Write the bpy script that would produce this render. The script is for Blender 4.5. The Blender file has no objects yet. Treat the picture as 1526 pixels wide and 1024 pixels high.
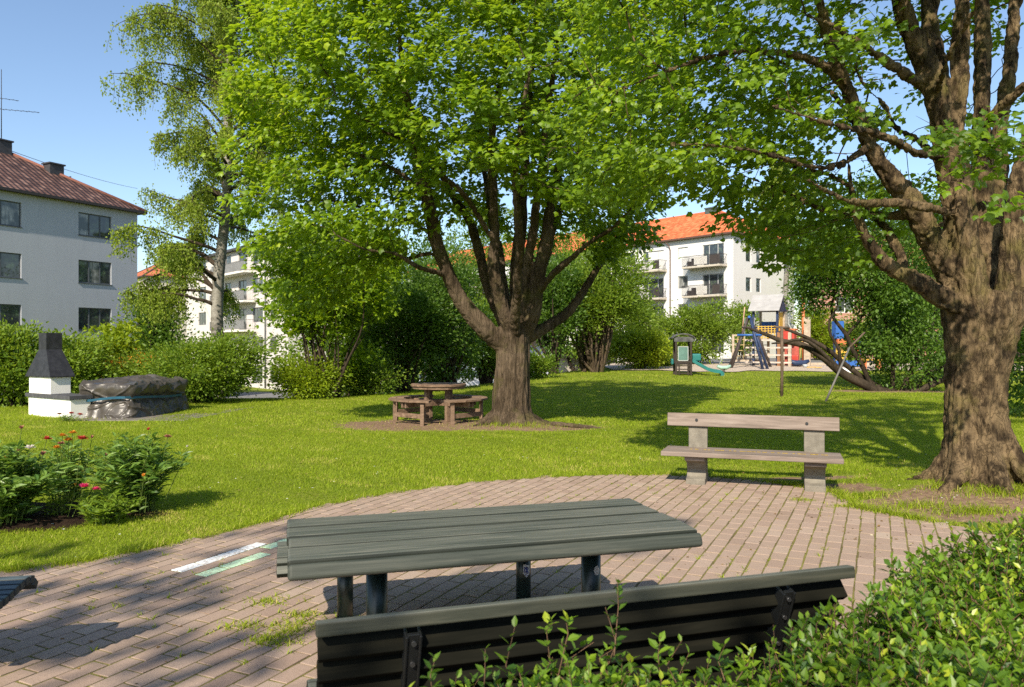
import bpy, bmesh, math, random
import numpy as np
from mathutils import Vector, Matrix, noise as mnoise

SEED = 11
rng = np.random.default_rng(SEED)
random.seed(SEED)
PI = math.pi
R = math.radians
scn = bpy.context.scene
COL = scn.collection

CAM_H = 1.6
FP = 1145.0          # focal length in pixels of the 1526 px wide photograph


def P(px, py, d):
    """point seen at (px, py) when it stands d metres away"""
    return ((px - 763) / FP * d, d, CAM_H - (py - 512) / FP * d)


def G(px, py):
    """point on the level ground seen at (px, py)"""
    d = CAM_H * FP / (py - 512)
    return ((px - 763) / FP * d, d)


# ------------------------------------------------------------------ linking
def link(o, parent=None):
    COL.objects.link(o)
    if parent is not None:
        o.parent = parent
    return o


def tag(o, label=None, cat=None, group=None, kind=None):
    if label: o['label'] = label
    if cat: o['category'] = cat
    if group: o['group'] = group
    if kind: o['kind'] = kind
    return o


def thing(name, label, cat, loc=(0, 0, 0), rz=0.0, group=None):
    o = bpy.data.objects.new(name, None)
    o.empty_display_size = 0.2
    COL.objects.link(o)
    o.location = loc
    o.rotation_euler = (0, 0, rz)
    return tag(o, label, cat, group)


def copy_tree(o, parent=None):
    c = o.copy()
    COL.objects.link(c)
    if parent is not None:
        c.parent = parent
    for ch in [k for k in bpy.data.objects if k.parent == o]:
        copy_tree(ch, c)
    return c


def np_mesh(name, V, F, mat, parent=None, attrs=None, smooth=False):
    """V (n,3), F (m,k) with fixed k"""
    me = bpy.data.meshes.new(name)
    V = np.ascontiguousarray(V, dtype=np.float32)
    F = np.ascontiguousarray(F, dtype=np.int32)
    m, k = F.shape
    me.vertices.add(len(V))
    me.vertices.foreach_set('co', V.ravel())
    me.loops.add(m * k)
    me.loops.foreach_set('vertex_index', F.ravel())
    me.polygons.add(m)
    me.polygons.foreach_set('loop_start', np.arange(0, m * k, k, dtype=np.int32))
    me.polygons.foreach_set('use_smooth', np.full(m, bool(smooth)))
    if attrs:
        for nm, arr in attrs.items():
            a = me.attributes.new(nm, 'FLOAT', 'POINT')
            a.data.foreach_set('value', np.ascontiguousarray(arr, dtype=np.float32))
    me.update(calc_edges=True)
    if mat is not None:
        for mm in (mat if isinstance(mat, (list, tuple)) else [mat]):
            me.materials.append(mm)
    o = bpy.data.objects.new(name, me)
    return link(o, parent)


class MB:
    """collects simple shapes and links them as one mesh object"""
    def __init__(s):
        s.v = []; s.f = []; s.m = []; s.sm = []

    def add(s, vs, fs, mi=0, smooth=False):
        b = len(s.v)
        s.v.extend([tuple(p) for p in vs])
        for f in fs:
            s.f.append(tuple(i + b for i in f)); s.m.append(mi); s.sm.append(smooth)
        return s

    def box(s, c, d, M=None, mi=0):
        hx, hy, hz = d[0] / 2, d[1] / 2, d[2] / 2
        vs = [Vector((x, y, z)) for x in (-hx, hx) for y in (-hy, hy) for z in (-hz, hz)]
        if M is not None:
            vs = [M @ p for p in vs]
        vs = [p + Vector(c) for p in vs]
        fs = [(0, 1, 3, 2), (4, 6, 7, 5), (0, 4, 5, 1), (2, 3, 7, 6), (0, 2, 6, 4), (1, 5, 7, 3)]
        return s.add(vs, fs, mi)

    def b2(s, p0, p1, mi=0):
        c = [(a + b) / 2 for a, b in zip(p0, p1)]
        d = [abs(b - a) for a, b in zip(p0, p1)]
        return s.box(c, d, None, mi)

    def beam(s, a, b, w, t, up=(0, 0, 1), mi=0):
        a = Vector(a); b = Vector(b)
        x = (b - a)
        L = x.length; x = x / L
        upv = Vector(up)
        y = upv.cross(x)
        if y.length < 1e-4: y = Vector((0, 1, 0)).cross(x)
        y.normalize(); z = x.cross(y)
        M = Matrix((x, y, z)).transposed()
        return s.box((a + b) / 2, (L, w, t), M, mi)

    def tube(s, pts, rads, n=8, mi=0, cap=True, smooth=True):
        pts = [Vector(p) for p in pts]
        if not isinstance(rads, (list, tuple)): rads = [rads] * len(pts)
        b = len(s.v)
        u = None
        for i, p in enumerate(pts):
            t = (pts[min(i + 1, len(pts) - 1)] - pts[max(i - 1, 0)]).normalized()
            if u is None:
                r = Vector((0, 0, 1)) if abs(t.z) < .9 else Vector((1, 0, 0))
                u = t.cross(r).normalized()
            u = (u - t * u.dot(t)).normalized()
            w = t.cross(u)
            for k in range(n):
                a = 2 * PI * k / n
                s.v.append(tuple(p + (u * math.cos(a) + w * math.sin(a)) * rads[i]))
        for i in range(len(pts) - 1):
            for k in range(n):
                k2 = (k + 1) % n
                s.f.append((b + i * n + k, b + i * n + k2, b + (i + 1) * n + k2, b + (i + 1) * n + k))
                s.m.append(mi); s.sm.append(smooth)
        if cap:
            s.f.append(tuple(b + k for k in range(n))[::-1]); s.m.append(mi); s.sm.append(False)
            e = b + (len(pts) - 1) * n
            s.f.append(tuple(e + k for k in range(n))); s.m.append(mi); s.sm.append(False)
        return s

    def cyl(s, a, b, r, n=16, mi=0, r2=None):
        return s.tube([a, b], [r, r if r2 is None else r2], n, mi)

    def prism(s, poly, h0, h1, mi=0):
        n = len(poly)
        vs = [(x, y, h0) for x, y in poly] + [(x, y, h1) for x, y in poly]
        fs = [tuple(range(n))[::-1], tuple(range(n, 2 * n))]
        for i in range(n):
            j = (i + 1) % n
            fs.append((i, j, n + j, n + i))
        return s.add(vs, fs, mi)

    def build(s, name, mat, parent=None, bevel=0.0, seg=2, loc=None, rot=None, topmat=False):
        me = bpy.data.meshes.new(name)
        me.from_pydata(s.v, [], s.f)
        me.validate()
        mats = mat if isinstance(mat, (list, tuple)) else [mat]
        for mm in mats: me.materials.append(mm)
        if len(me.polygons) == len(s.m):
            me.polygons.foreach_set('material_index', s.m)
            me.polygons.foreach_set('use_smooth', s.sm)
        bm = bmesh.new(); bm.from_mesh(me)
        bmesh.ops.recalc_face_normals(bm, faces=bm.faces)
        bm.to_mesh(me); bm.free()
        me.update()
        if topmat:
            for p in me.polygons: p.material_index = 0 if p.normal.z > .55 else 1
        o = bpy.data.objects.new(name, me)
        link(o, parent)
        if loc is not None: o.location = loc
        if rot is not None: o.rotation_euler = rot
        if bevel > 0:
            md = o.modifiers.new('edge', 'BEVEL')
            md.width = bevel; md.segments = seg; md.limit_method = 'ANGLE'; md.angle_limit = R(40)
            md.harden_normals = False
        return o


# ------------------------------------------------------------------ materials
class NT:
    def __init__(s, name):
        s.mat = bpy.data.materials.new(name)
        s.mat.use_nodes = True
        s.t = s.mat.node_tree
        s.n = s.t.nodes
        s.n.clear()
        s.out = s.n.new('ShaderNodeOutputMaterial')

    def node(s, typ, **kw):
        nd = s.n.new(typ)
        ins = kw.pop('ins', {})
        for k, v in kw.items(): setattr(nd, k, v)
        for k, v in ins.items(): s.set(nd, k, v)
        return nd

    def set(s, nd, k, v):
        sock = nd.inputs[k]
        if hasattr(v, 'links') or isinstance(v, bpy.types.NodeSocket):
            s.t.links.new(v, sock)
        else:
            if isinstance(v, (tuple, list)) and len(v) == 3 and len(sock.default_value) == 4:
                v = (*v, 1)
            sock.default_value = v

    def coord(s, kind='Object', scale=(1, 1, 1), rot=(0, 0, 0)):
        tc = s.node('ShaderNodeTexCoord')
        mp = s.node('ShaderNodeMapping', ins={'Vector': tc.outputs[kind], 'Scale': scale, 'Rotation': rot})
        return mp.outputs[0]

    def noise(s, vec, scale, detail=4, rough=.55, dist=0.0):
        return s.node('ShaderNodeTexNoise', ins={'Vector': vec, 'Scale': scale, 'Detail': detail, 'Roughness': rough, 'Distortion': dist}).outputs[0]

    def ramp(s, fac, stops):
        r = s.node('ShaderNodeValToRGB')
        s.set(r, 'Fac', fac)
        e = r.color_ramp.elements
        while len(e) < len(stops): e.new(.5)
        for el, (p, c) in zip(e, stops):
            el.position = p
            el.color = (*c, 1) if len(c) == 3 else c
        return r.outputs[0]

    def mix(s, f, a, b, mode='MIX'):
        m = s.node('ShaderNodeMix', data_type='RGBA', blend_type=mode)
        s.set(m, 0, f); s.set(m, 6, a); s.set(m, 7, b)
        return m.outputs[2]

    def math(s, op, a, b=0.0, clamp=False):
        m = s.node('ShaderNodeMath', operation=op, use_clamp=clamp)
        s.set(m, 0, a); s.set(m, 1, b)
        return m.outputs[0]

    def attr(s, name):
        return s.node('ShaderNodeAttribute', attribute_name=name).outputs['Fac']

    def bump(s, h, strength=.3, dist=.02):
        return s.node('ShaderNodeBump', ins={'Height': h, 'Strength': strength, 'Distance': dist}).outputs[0]

    def bsdf(s, color, rough=.7, spec=.3, normal=None, metal=0.0):
        b = s.node('ShaderNodeBsdfPrincipled')
        s.set(b, 'Base Color', color); s.set(b, 'Roughness', rough); s.set(b, 'Metallic', metal)
        s.set(b, 'Specular IOR Level', spec)
        if normal is not None: s.set(b, 'Normal', normal)
        return b.outputs[0]

    def done(s, surf):
        s.t.links.new(surf, s.out.inputs[0])
        return s.mat


def m_plain(name, c, rough=.6, spec=.3, metal=0.0, var=.15, nscale=6, bump=.1, bdist=.004):
    t = NT(name)
    co = t.coord()
    n = t.noise(co, nscale, 6)
    a = tuple(x * (1 - var) for x in c); b = tuple(min(1, x * (1 + var)) for x in c)
    col = t.ramp(n, [(.3, a), (.7, b)])
    n2 = t.noise(co, nscale * 12, 3)
    return t.done(t.bsdf(col, rough, spec, t.bump(n2, bump, bdist), metal))


def m_leaf(name, dark, light, trans, tw=.4, rough=.45, spec=.35, yellow=None):
    t = NT(name)
    a = t.attr('tint')
    stops = [(0, dark), (.75, light)]
    if yellow: stops.append((1, yellow))
    col = t.ramp(a, stops)
    tc = t.mix(.6, col, trans)
    p = t.bsdf(col, rough, spec)
    tr = t.node('ShaderNodeBsdfTranslucent')
    t.set(tr, 'Color', tc)
    mx = t.node('ShaderNodeMixShader')
    t.set(mx, 0, tw); t.t.links.new(p, mx.inputs[1]); t.t.links.new(tr.outputs[0], mx.inputs[2])
    return t.done(mx.outputs[0])


def m_bark(name, c0, c1, c2, vs=(9, 9, 1.6), patch=1.4, bumpd=.03, moss=None):
    t = NT(name)
    co = t.coord(scale=vs)
    n1 = t.noise(co, 1.6, 10, .72, .35)
    co2 = t.coord()
    n2 = t.noise(co2, patch, 4, .5, .4)
    vo = t.noise(co, .9, 5, .6, 1.6)
    crack = t.ramp(t.math('ABSOLUTE', t.math('SUBTRACT', vo, .5)), [(0, (.35, .35, .35)), (.03, (1, 1, 1))])
    col = t.ramp(n1, [(.3, c0), (.5, c1), (.72, c2)])
    col2 = t.mix(t.ramp(n2, [(.42, (0, 0, 0)), (.6, (1, 1, 1))]), col, t.mix(.55, col, c2))
    if moss:
        n3 = t.noise(co2, 2.3, 5, .6)
        col2 = t.mix(t.ramp(n3, [(.52, (0, 0, 0)), (.68, (.7, .7, .7))]), col2, moss)
    col3 = t.mix(.45, col2, t.mix(1.0, col2, crack, 'MULTIPLY'))
    h = t.math('ADD', t.math('MULTIPLY', n1, 1.0), t.math('MULTIPLY', crack, .35))
    return t.done(t.bsdf(col3, .88, .15, t.bump(h, .9, bumpd)))


def m_wood(name, c0, c1, c2, axis=0, rough=.65, fine=1.0):
    """grain runs along the local axis"""
    t = NT(name)
    sc = [26 * fine, 26 * fine, 26 * fine]; sc[axis] = 2.4
    co = t.coord(scale=tuple(sc))
    n1 = t.noise(co, 1.0, 7, .6, .4)
    sc2 = [3.2, 3.2, 3.2]; sc2[axis] = .9
    n2 = t.noise(t.coord(scale=tuple(sc2)), 1.2, 4, .55, .5)
    col = t.ramp(n1, [(.32, c0), (.52, c1), (.72, c2)])
    col = t.mix(t.ramp(n2, [(.42, (0, 0, 0)), (.66, (.75, .75, .75))]), col, t.mix(.5, col, c2))
    return t.done(t.bsdf(col, rough, .3 if rough < .85 else .06, t.bump(n1, .35, .004)))


# ------------------------------------------------------------------ leaves
def unit(a):
    return a / np.maximum(np.linalg.norm(a, axis=-1, keepdims=True), 1e-9)


MAPLE_O = [(0, 0), (.34, .0), (.36, .18), (.60, .40), (.36, .50), (.24, .70), (0, 1.0), (-.24, .70), (-.36, .50), (-.60, .40), (-.36, .18), (-.34, .0)]
def _fan(outl, c, droop=.18, lift=.05):
    v = [(c[0], c[1], lift)] + [(x, y, -droop * (x * x + (y - c[1]) ** 2)) for x, y in outl]
    n = len(outl)
    f = [(0, 1 + i, 1 + (i + 1) % n) for i in range(n)]
    return np.array(v), np.array(f)
T_MAPLE = _fan(MAPLE_O, (0, .36), .35)
T_MAPLE_S = _fan([(0, 0), (.34, .05), (.58, .42), (.2, .5), (0, 1.0), (-.2, .5), (-.58, .42), (-.34, .05)], (0, .36), .3)
T_OVAL = (np.array([(0, 0, 0), (.21, .22, .05), (.27, .55, .05), (0, 1, -.06), (-.27, .55, .05), (-.21, .22, .05), (0, .5, -.02)]),
          np.array([(0, 1, 6), (1, 2, 6), (2, 3, 6), (3, 4, 6), (4, 5, 6), (5, 0, 6)]))
T_DIA = (np.array([(0, 0, 0), (.33, .45, .08), (0, 1, -.06), (-.33, .45, .08)]), np.array([(0, 1, 2), (0, 2, 3)]))
T_LANCE = (np.array([(0, 0, 0), (.15, .3, .05), (.13, .62, .02), (0, 1, -.16), (-.13, .62, .02), (-.15, .3, .05), (0, .5, -.03)]),
           np.array([(0, 1, 6), (1, 2, 6), (2, 3, 6), (3, 4, 6), (4, 5, 6), (5, 0, 6)]))


def leaves(name, C, T, N, size, tmpl, mat, parent=None, tint=None):
    TV, TF = tmpl
    n = len(C)
    T = unit(T); B = unit(np.cross(T, N)); N = np.cross(B, T)
    size = np.asarray(size).reshape(-1, 1, 1) * np.ones((n, 1, 1))
    V = C[:, None, :] + size * (TV[None, :, 0:1] * B[:, None, :] + TV[None, :, 1:2] * T[:, None, :] + TV[None, :, 2:3] * N[:, None, :])
    k = len(TV)
    F = (TF[None] + (np.arange(n) * k)[:, None, None]).reshape(-1, 3)
    if tint is None: tint = rng.random(n)
    return np_mesh(name, V.reshape(-1, 3), F, mat, parent, {'tint': np.repeat(tint, k)})


def clumped_points(blobs, n, shell=.55, r=None):
    """points in ellipsoid blobs (cx,cy,cz,rx,ry,rz,weight), denser to the shell"""
    r = r or rng
    w = np.array([b[6] for b in blobs], float); w /= w.sum()
    idx = r.choice(len(blobs), n, p=w)
    d = unit(r.normal(size=(n, 3)))
    rad = (shell + (1 - shell) * r.random(n)) ** .6
    inner = r.random(n) < .25
    rad = np.where(inner, r.random(n) ** .5, rad)
    b = np.array([b[:6] for b in blobs])[idx]
    return b[:, :3] + d * rad[:, None] * b[:, 3:6], d


# ------------------------------------------------------------------ branching
def colonize(pos, par, att, di, dk, step, iters, jitter=.12, trop=(0, 0, .05), r=None):
    r = r or rng
    pos = [np.array(p, float) for p in pos]; par = list(par)
    A = np.array(att); nd = np.full(len(A), 1e9); ni = np.zeros(len(A), int)
    alive = np.ones(len(A), bool)
    def upd(start):
        new = np.array(pos[start:])
        for s in range(0, len(new), 400):
            blk = new[s:s + 400]
            d = ((A[:, None, :] - blk[None]) ** 2).sum(2)
            j = d.argmin(1); dm = np.sqrt(d[np.arange(len(A)), j])
            b = dm < nd
            nd[b] = dm[b]; ni[b] = start + s + j[b]
    upd(0)
    trop = np.array(trop)
    for it in range(iters):
        act = alive & (nd < di)
        if not act.any(): break
        node = ni[act]
        P_ = np.array(pos)
        d = unit(A[act] - P_[node])
        acc = np.zeros((len(pos), 3)); np.add.at(acc, node, d)
        un = np.unique(node)
        dirn = unit(acc[un]) + trop + r.normal(scale=jitter, size=(len(un), 3))
        new = P_[un] + unit(dirn) * step
        st = len(pos)
        for q, pn in zip(un, new):
            pos.append(pn); par.append(int(q))
        upd(st)
        alive &= nd > dk
    return np.array(pos), np.array(par)


def tube_np(pts, rads, sides, wob=0.0, ridge=None):
    pts = np.asarray(pts, float); rads = np.asarray(rads, float)
    n = len(pts)
    t = np.gradient(pts, axis=0); t = unit(t)
    mean = unit(t.mean(0, keepdims=True))[0]
    ref = np.array([1., 0, 0]) if abs(mean[0]) < .8 else np.array([0, 1., 0])
    u = unit(ref - t * (t @ ref)[:, None]); w = np.cross(t, u)
    a = np.arange(sides) * 2 * PI / sides
    rr = rads[:, None] * np.ones((1, sides))
    if ridge is not None: rr = rr * ridge(pts, a)
    V = pts[:, None, :] + rr[:, :, None] * (np.cos(a)[None, :, None] * u[:, None, :] + np.sin(a)[None, :, None] * w[:, None, :])
    i = np.arange(n - 1)[:, None] * sides; k = np.arange(sides)[None, :]; k2 = (k + 1) % sides
    F = np.stack([i + k, i + k2, i + sides + k2, i + sides + k], -1).reshape(-1, 4)
    return V.reshape(-1, 3), F


class Tubes:
    def __init__(s): s.V = []; s.F = []; s.n = 0
    def add(s, pts, rads, sides, **k):
        V, F = tube_np(pts, rads, sides, **k)
        s.V.append(V); s.F.append(F + s.n); s.n += len(V)
    def build(s, name, mat, parent=None):
        return np_mesh(name, np.concatenate(s.V), np.concatenate(s.F), mat, parent, smooth=True)


def smooth_line(pts, rads, step=.2):
    """Catmull-Rom through the given points"""
    p = np.array(pts, float); r = np.array(rads, float)
    q = np.vstack([2 * p[0] - p[1], p, 2 * p[-1] - p[-2]])
    out = []; ro = []
    for i in range(len(p) - 1):
        a, b, c, d = q[i], q[i + 1], q[i + 2], q[i + 3]
        m = max(1, int(np.linalg.norm(c - b) / step))
        for k in range(m):
            t = k / m
            out.append(.5 * ((2 * b) + (-a + c) * t + (2 * a - 5 * b + 4 * c - d) * t * t + (-a + 3 * b - 3 * c + d) * t ** 3))
            ro.append(r[i] * (1 - t) + r[i + 1] * t)
    out.append(p[-1]); ro.append(r[-1])
    return np.array(out), np.array(ro)


def grow_tree(limbs, att, di=3.0, dk=.4, step=.24, iters=60, tip=.006, expo=2.2, trop=(0, 0, .05), jitter=.12):
    """limbs: list of (pts, radii). returns nodes, parents, radii, index where grown nodes start"""
    pos = []; par = []; rad = []
    for pts, rads in limbs:
        p, r_ = smooth_line(pts, rads, .25)
        b = len(pos)
        for i in range(len(p)):
            pos.append(p[i]); rad.append(r_[i])
            par.append(-1 if i == 0 else b + i - 1)
    n0 = len(pos)
    pos, par = colonize(pos, par, att, di, dk, step, iters, trop=trop, jitter=jitter)
    n = len(pos)
    rr = np.zeros(n); kids = np.zeros(n, int)
    for i in range(n - 1, n0 - 1, -1):
        rr[i] = max(tip, rr[i] ** (1 / expo) if rr[i] > 0 else tip)
        q = par[i]
        kids[q] += 1
        if q >= n0: rr[q] += rr[i] ** expo
    rr[:n0] = np.array(rad)
    return pos, par, rr, n0, kids


def twig_tubes(tb, pos, par, rr, n0, kids, rmax=.09):
    n = len(pos)
    ch = [[] for _ in range(n)]
    for i in range(n0, n): ch[par[i]].append(i)
    started = [(i, c) for i in range(n0) for c in ch[i]]
    while started:
        p, c = started.pop()
        line = [p, c]; cur = c
        while ch[cur]:
            k = max(ch[cur], key=lambda j: rr[j])
            for j in ch[cur]:
                if j != k: started.append((cur, j))
            line.append(k); cur = k
        pts = pos[line]; r_ = rr[line].copy()
        r_[0] = min(r_[0], rr[c] * 1.15)
        r_ = np.minimum(r_, rmax)
        r_[-1] *= .5
        s = 8 if r_[0] > .04 else (5 if r_[0] > .012 else 3)
        tb.add(pts, r_, s)


def ptip(P_, poly):
    """points in polygon, vectorised"""
    x, y = P_[:, 0], P_[:, 1]
    ins = np.zeros(len(x), bool)
    n = len(poly); j = n - 1
    for i in range(n):
        xi, yi = poly[i]; xj, yj = poly[j]
        c = ((yi > y) != (yj > y)) & (x < (xj - xi) * (y - yi) / (yj - yi + 1e-12) + xi)
        ins ^= c; j = i
    return ins
# ------------------------------------------------------------------ terrain
EDGE = np.array([(-60, 17.5), (-30, 18.5), (-9, 20.4), (-6.2, 21.0), (-4.7, 22.3), (-3.1, 25), (-1, 28.5), (1, 33.5), (4.5, 40), (7, 50), (16, 62), (40, 72), (90, 80)], float)

def sstep(t):
    t = np.clip(t, 0, 1)
    return t * t * (3 - 2 * t)

def H(x, y):
    x = np.asarray(x, float); y = np.asarray(y, float)
    e = np.interp(x, EDGE[:, 0], EDGE[:, 1])
    rise = np.clip((y - 26) * .016, 0, .30) * sstep((x + 2) / 6)
    soft = .05 * np.sin(x * .31 + 1.3) * np.sin(y * .23) * sstep((y - 11) / 6)
    drop = sstep((y - e) / 22.0) * 2.75
    far = sstep((y - 95) / 60) * 1.0
    return rise + soft * (1 - sstep((y - e) / 5)) - drop * (1 - far * .0)

PATIO = [G(*q) for q in [(0, 856), (60, 850), (120, 843), (190, 829), (250, 817), (320, 801), (400, 781), (455, 763), (520, 749), (600, 736),
                         (700, 723), (800, 714.5), (900, 711), (1000, 711), (1060, 714), (1120, 718)]]
PATIO += [(3.1, 8.5), (3.42, 8.15), (3.38, 7.75), (3.3, 7.35), (3.55, 7.0), (3.72, 6.72), (3.98, 6.36), (4.06, 6.0), (4.2, 5.2), (4.2, 4.0), (4.0, 2), (4, -6), (-9, -6), (-9, 3.6), (-6.4, 4.6)]
PATIO = np.array(PATIO)

DIRT = [(-1.7, 15.2, 1.9, 1.3), (.2, 14.4, 1.3, .6), (.7, 14.8, 1.1, .5), (4.55, 7.45, 1.25, .75), (5.7, 8.6, 1.1, 1.0), (3.5, 8.35, .55, .3),
        (12.6, 25.4, 2.3, .9), (2.7, 9.0, 1.6, .16), (-4.4, 7.15, .75, .42)]

def dirt_mask(x, y):
    m = np.zeros_like(x)
    for cx, cy, rx, ry in DIRT:
        d = np.sqrt(((x - cx) / rx) ** 2 + ((y - cy) / ry) ** 2)
        m = np.maximum(m, 1 - sstep((d - .55) / .75))
    return m

def wavy(x, y, s=1.0):
    return (np.sin(x * 3.1 * s + 1.7 * np.sin(y * 2.3 * s)) + np.sin(y * 3.7 * s + 1.3 * np.sin(x * 2.9 * s + 2)) + np.sin((x + y) * 5.3 * s)) / 3

# materials of the ground
def mat_lawn():
    t = NT('lawn_soil')
    co = t.coord()
    n1 = t.noise(co, 1.1, 6, .6); n2 = t.noise(co, 26, 5, .7)
    g = t.ramp(n2, [(.3, (.08, .11, .01)), (.55, (.18, .23, .022)), (.8, (.27, .28, .05))])
    g = t.mix(t.ramp(n1, [(.4, (0, 0, 0)), (.7, (.6, .6, .6))]), g, (.20, .20, .04))
    d = t.ramp(t.noise(co, 14, 7, .75), [(.25, (.10, .062, .040)), (.5, (.22, .145, .095)), (.75, (.33, .24, .16))])
    m = t.attr('dirt')
    mm = t.math('ADD', m, t.math('MULTIPLY', t.math('SUBTRACT', t.noise(co, 5, 6, .7), .5), 1.5), True)
    f = t.ramp(mm, [(.42, (0, 0, 0)), (.62, (1, 1, 1))])
    return t.done(t.bsdf(t.mix(f, g, d), .95, .1, t.bump(n2, .8, .03)))

def build_ground():
    def axis(lo, hi, f0, f1, fine, mid, coarse):
        a = list(np.arange(f0, f1, fine))
        b = []; x = f1; s = fine
        while x < hi: b.append(x); s = min(s * 1.12, coarse); x += s
        c = []; x = f0 - fine; s = fine
        while x > lo: c.append(x); s = min(s * 1.12, coarse); x -= s
        return np.array([lo] + c[::-1] + a + b + [hi])
    xs = axis(-900, 900, -12, 12, .25, 1, 60); ys = axis(-400, 1500, -6, 40, .25, 1, 80)
    X, Y = np.meshgrid(xs, ys)
    Z = H(X, Y)
    inp = ptip(np.stack([X.ravel(), Y.ravel()], 1), PATIO).reshape(X.shape)
    Z = np.where(inp, -.03, Z)
    Z += .012 * wavy(X, Y, .8) * (~inp)
    # soil mounds at the two trunks
    Z += .16 * np.exp(-(((X - 5.05) ** 2 + (Y - 8.35) ** 2) / 1.1)) * (~inp) + .10 * np.exp(-((X ** 2 + (Y - 14.95) ** 2) / .9))
    V = np.stack([X.ravel(), Y.ravel(), Z.ravel()], 1)
    ny, nx = X.shape
    i = (np.arange(ny - 1)[:, None] * nx + np.arange(nx - 1)[None]).ravel()
    F = np.stack([i, i + 1, i + nx + 1, i + nx], 1)
    o = np_mesh('lawn', V, F, mat_lawn(), None, {'dirt': dirt_mask(X, Y).ravel()}, smooth=True)
    tag(o, kind='structure')

def gz(x, y):
    return float(H(x, y) + .012 * wavy(np.array(x), np.array(y), .8) + .16 * math.exp(-(((x - 5.05) ** 2 + (y - 8.35) ** 2) / 1.1)) + .10 * math.exp(-((x ** 2 + (y - 14.95) ** 2) / .9)))

def poly_sheet(name, poly, z, mat, kind='structure', sub=None):
    bm = bmesh.new()
    vs = [bm.verts.new((x, y, z)) for x, y in poly]
    f = bm.faces.new(vs)
    if f.normal.z < 0: bmesh.ops.reverse_faces(bm, faces=[f])
    f.normal_update()
    if f.normal.z < 0: f.normal_flip()
    bmesh.ops.triangulate(bm, faces=bm.faces)
    me = bpy.data.meshes.new(name); bm.to_mesh(me); bm.free()
    me.materials.append(mat)
    o = bpy.data.objects.new(name, me); link(o)
    tag(o, kind=kind)
    return o

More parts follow.
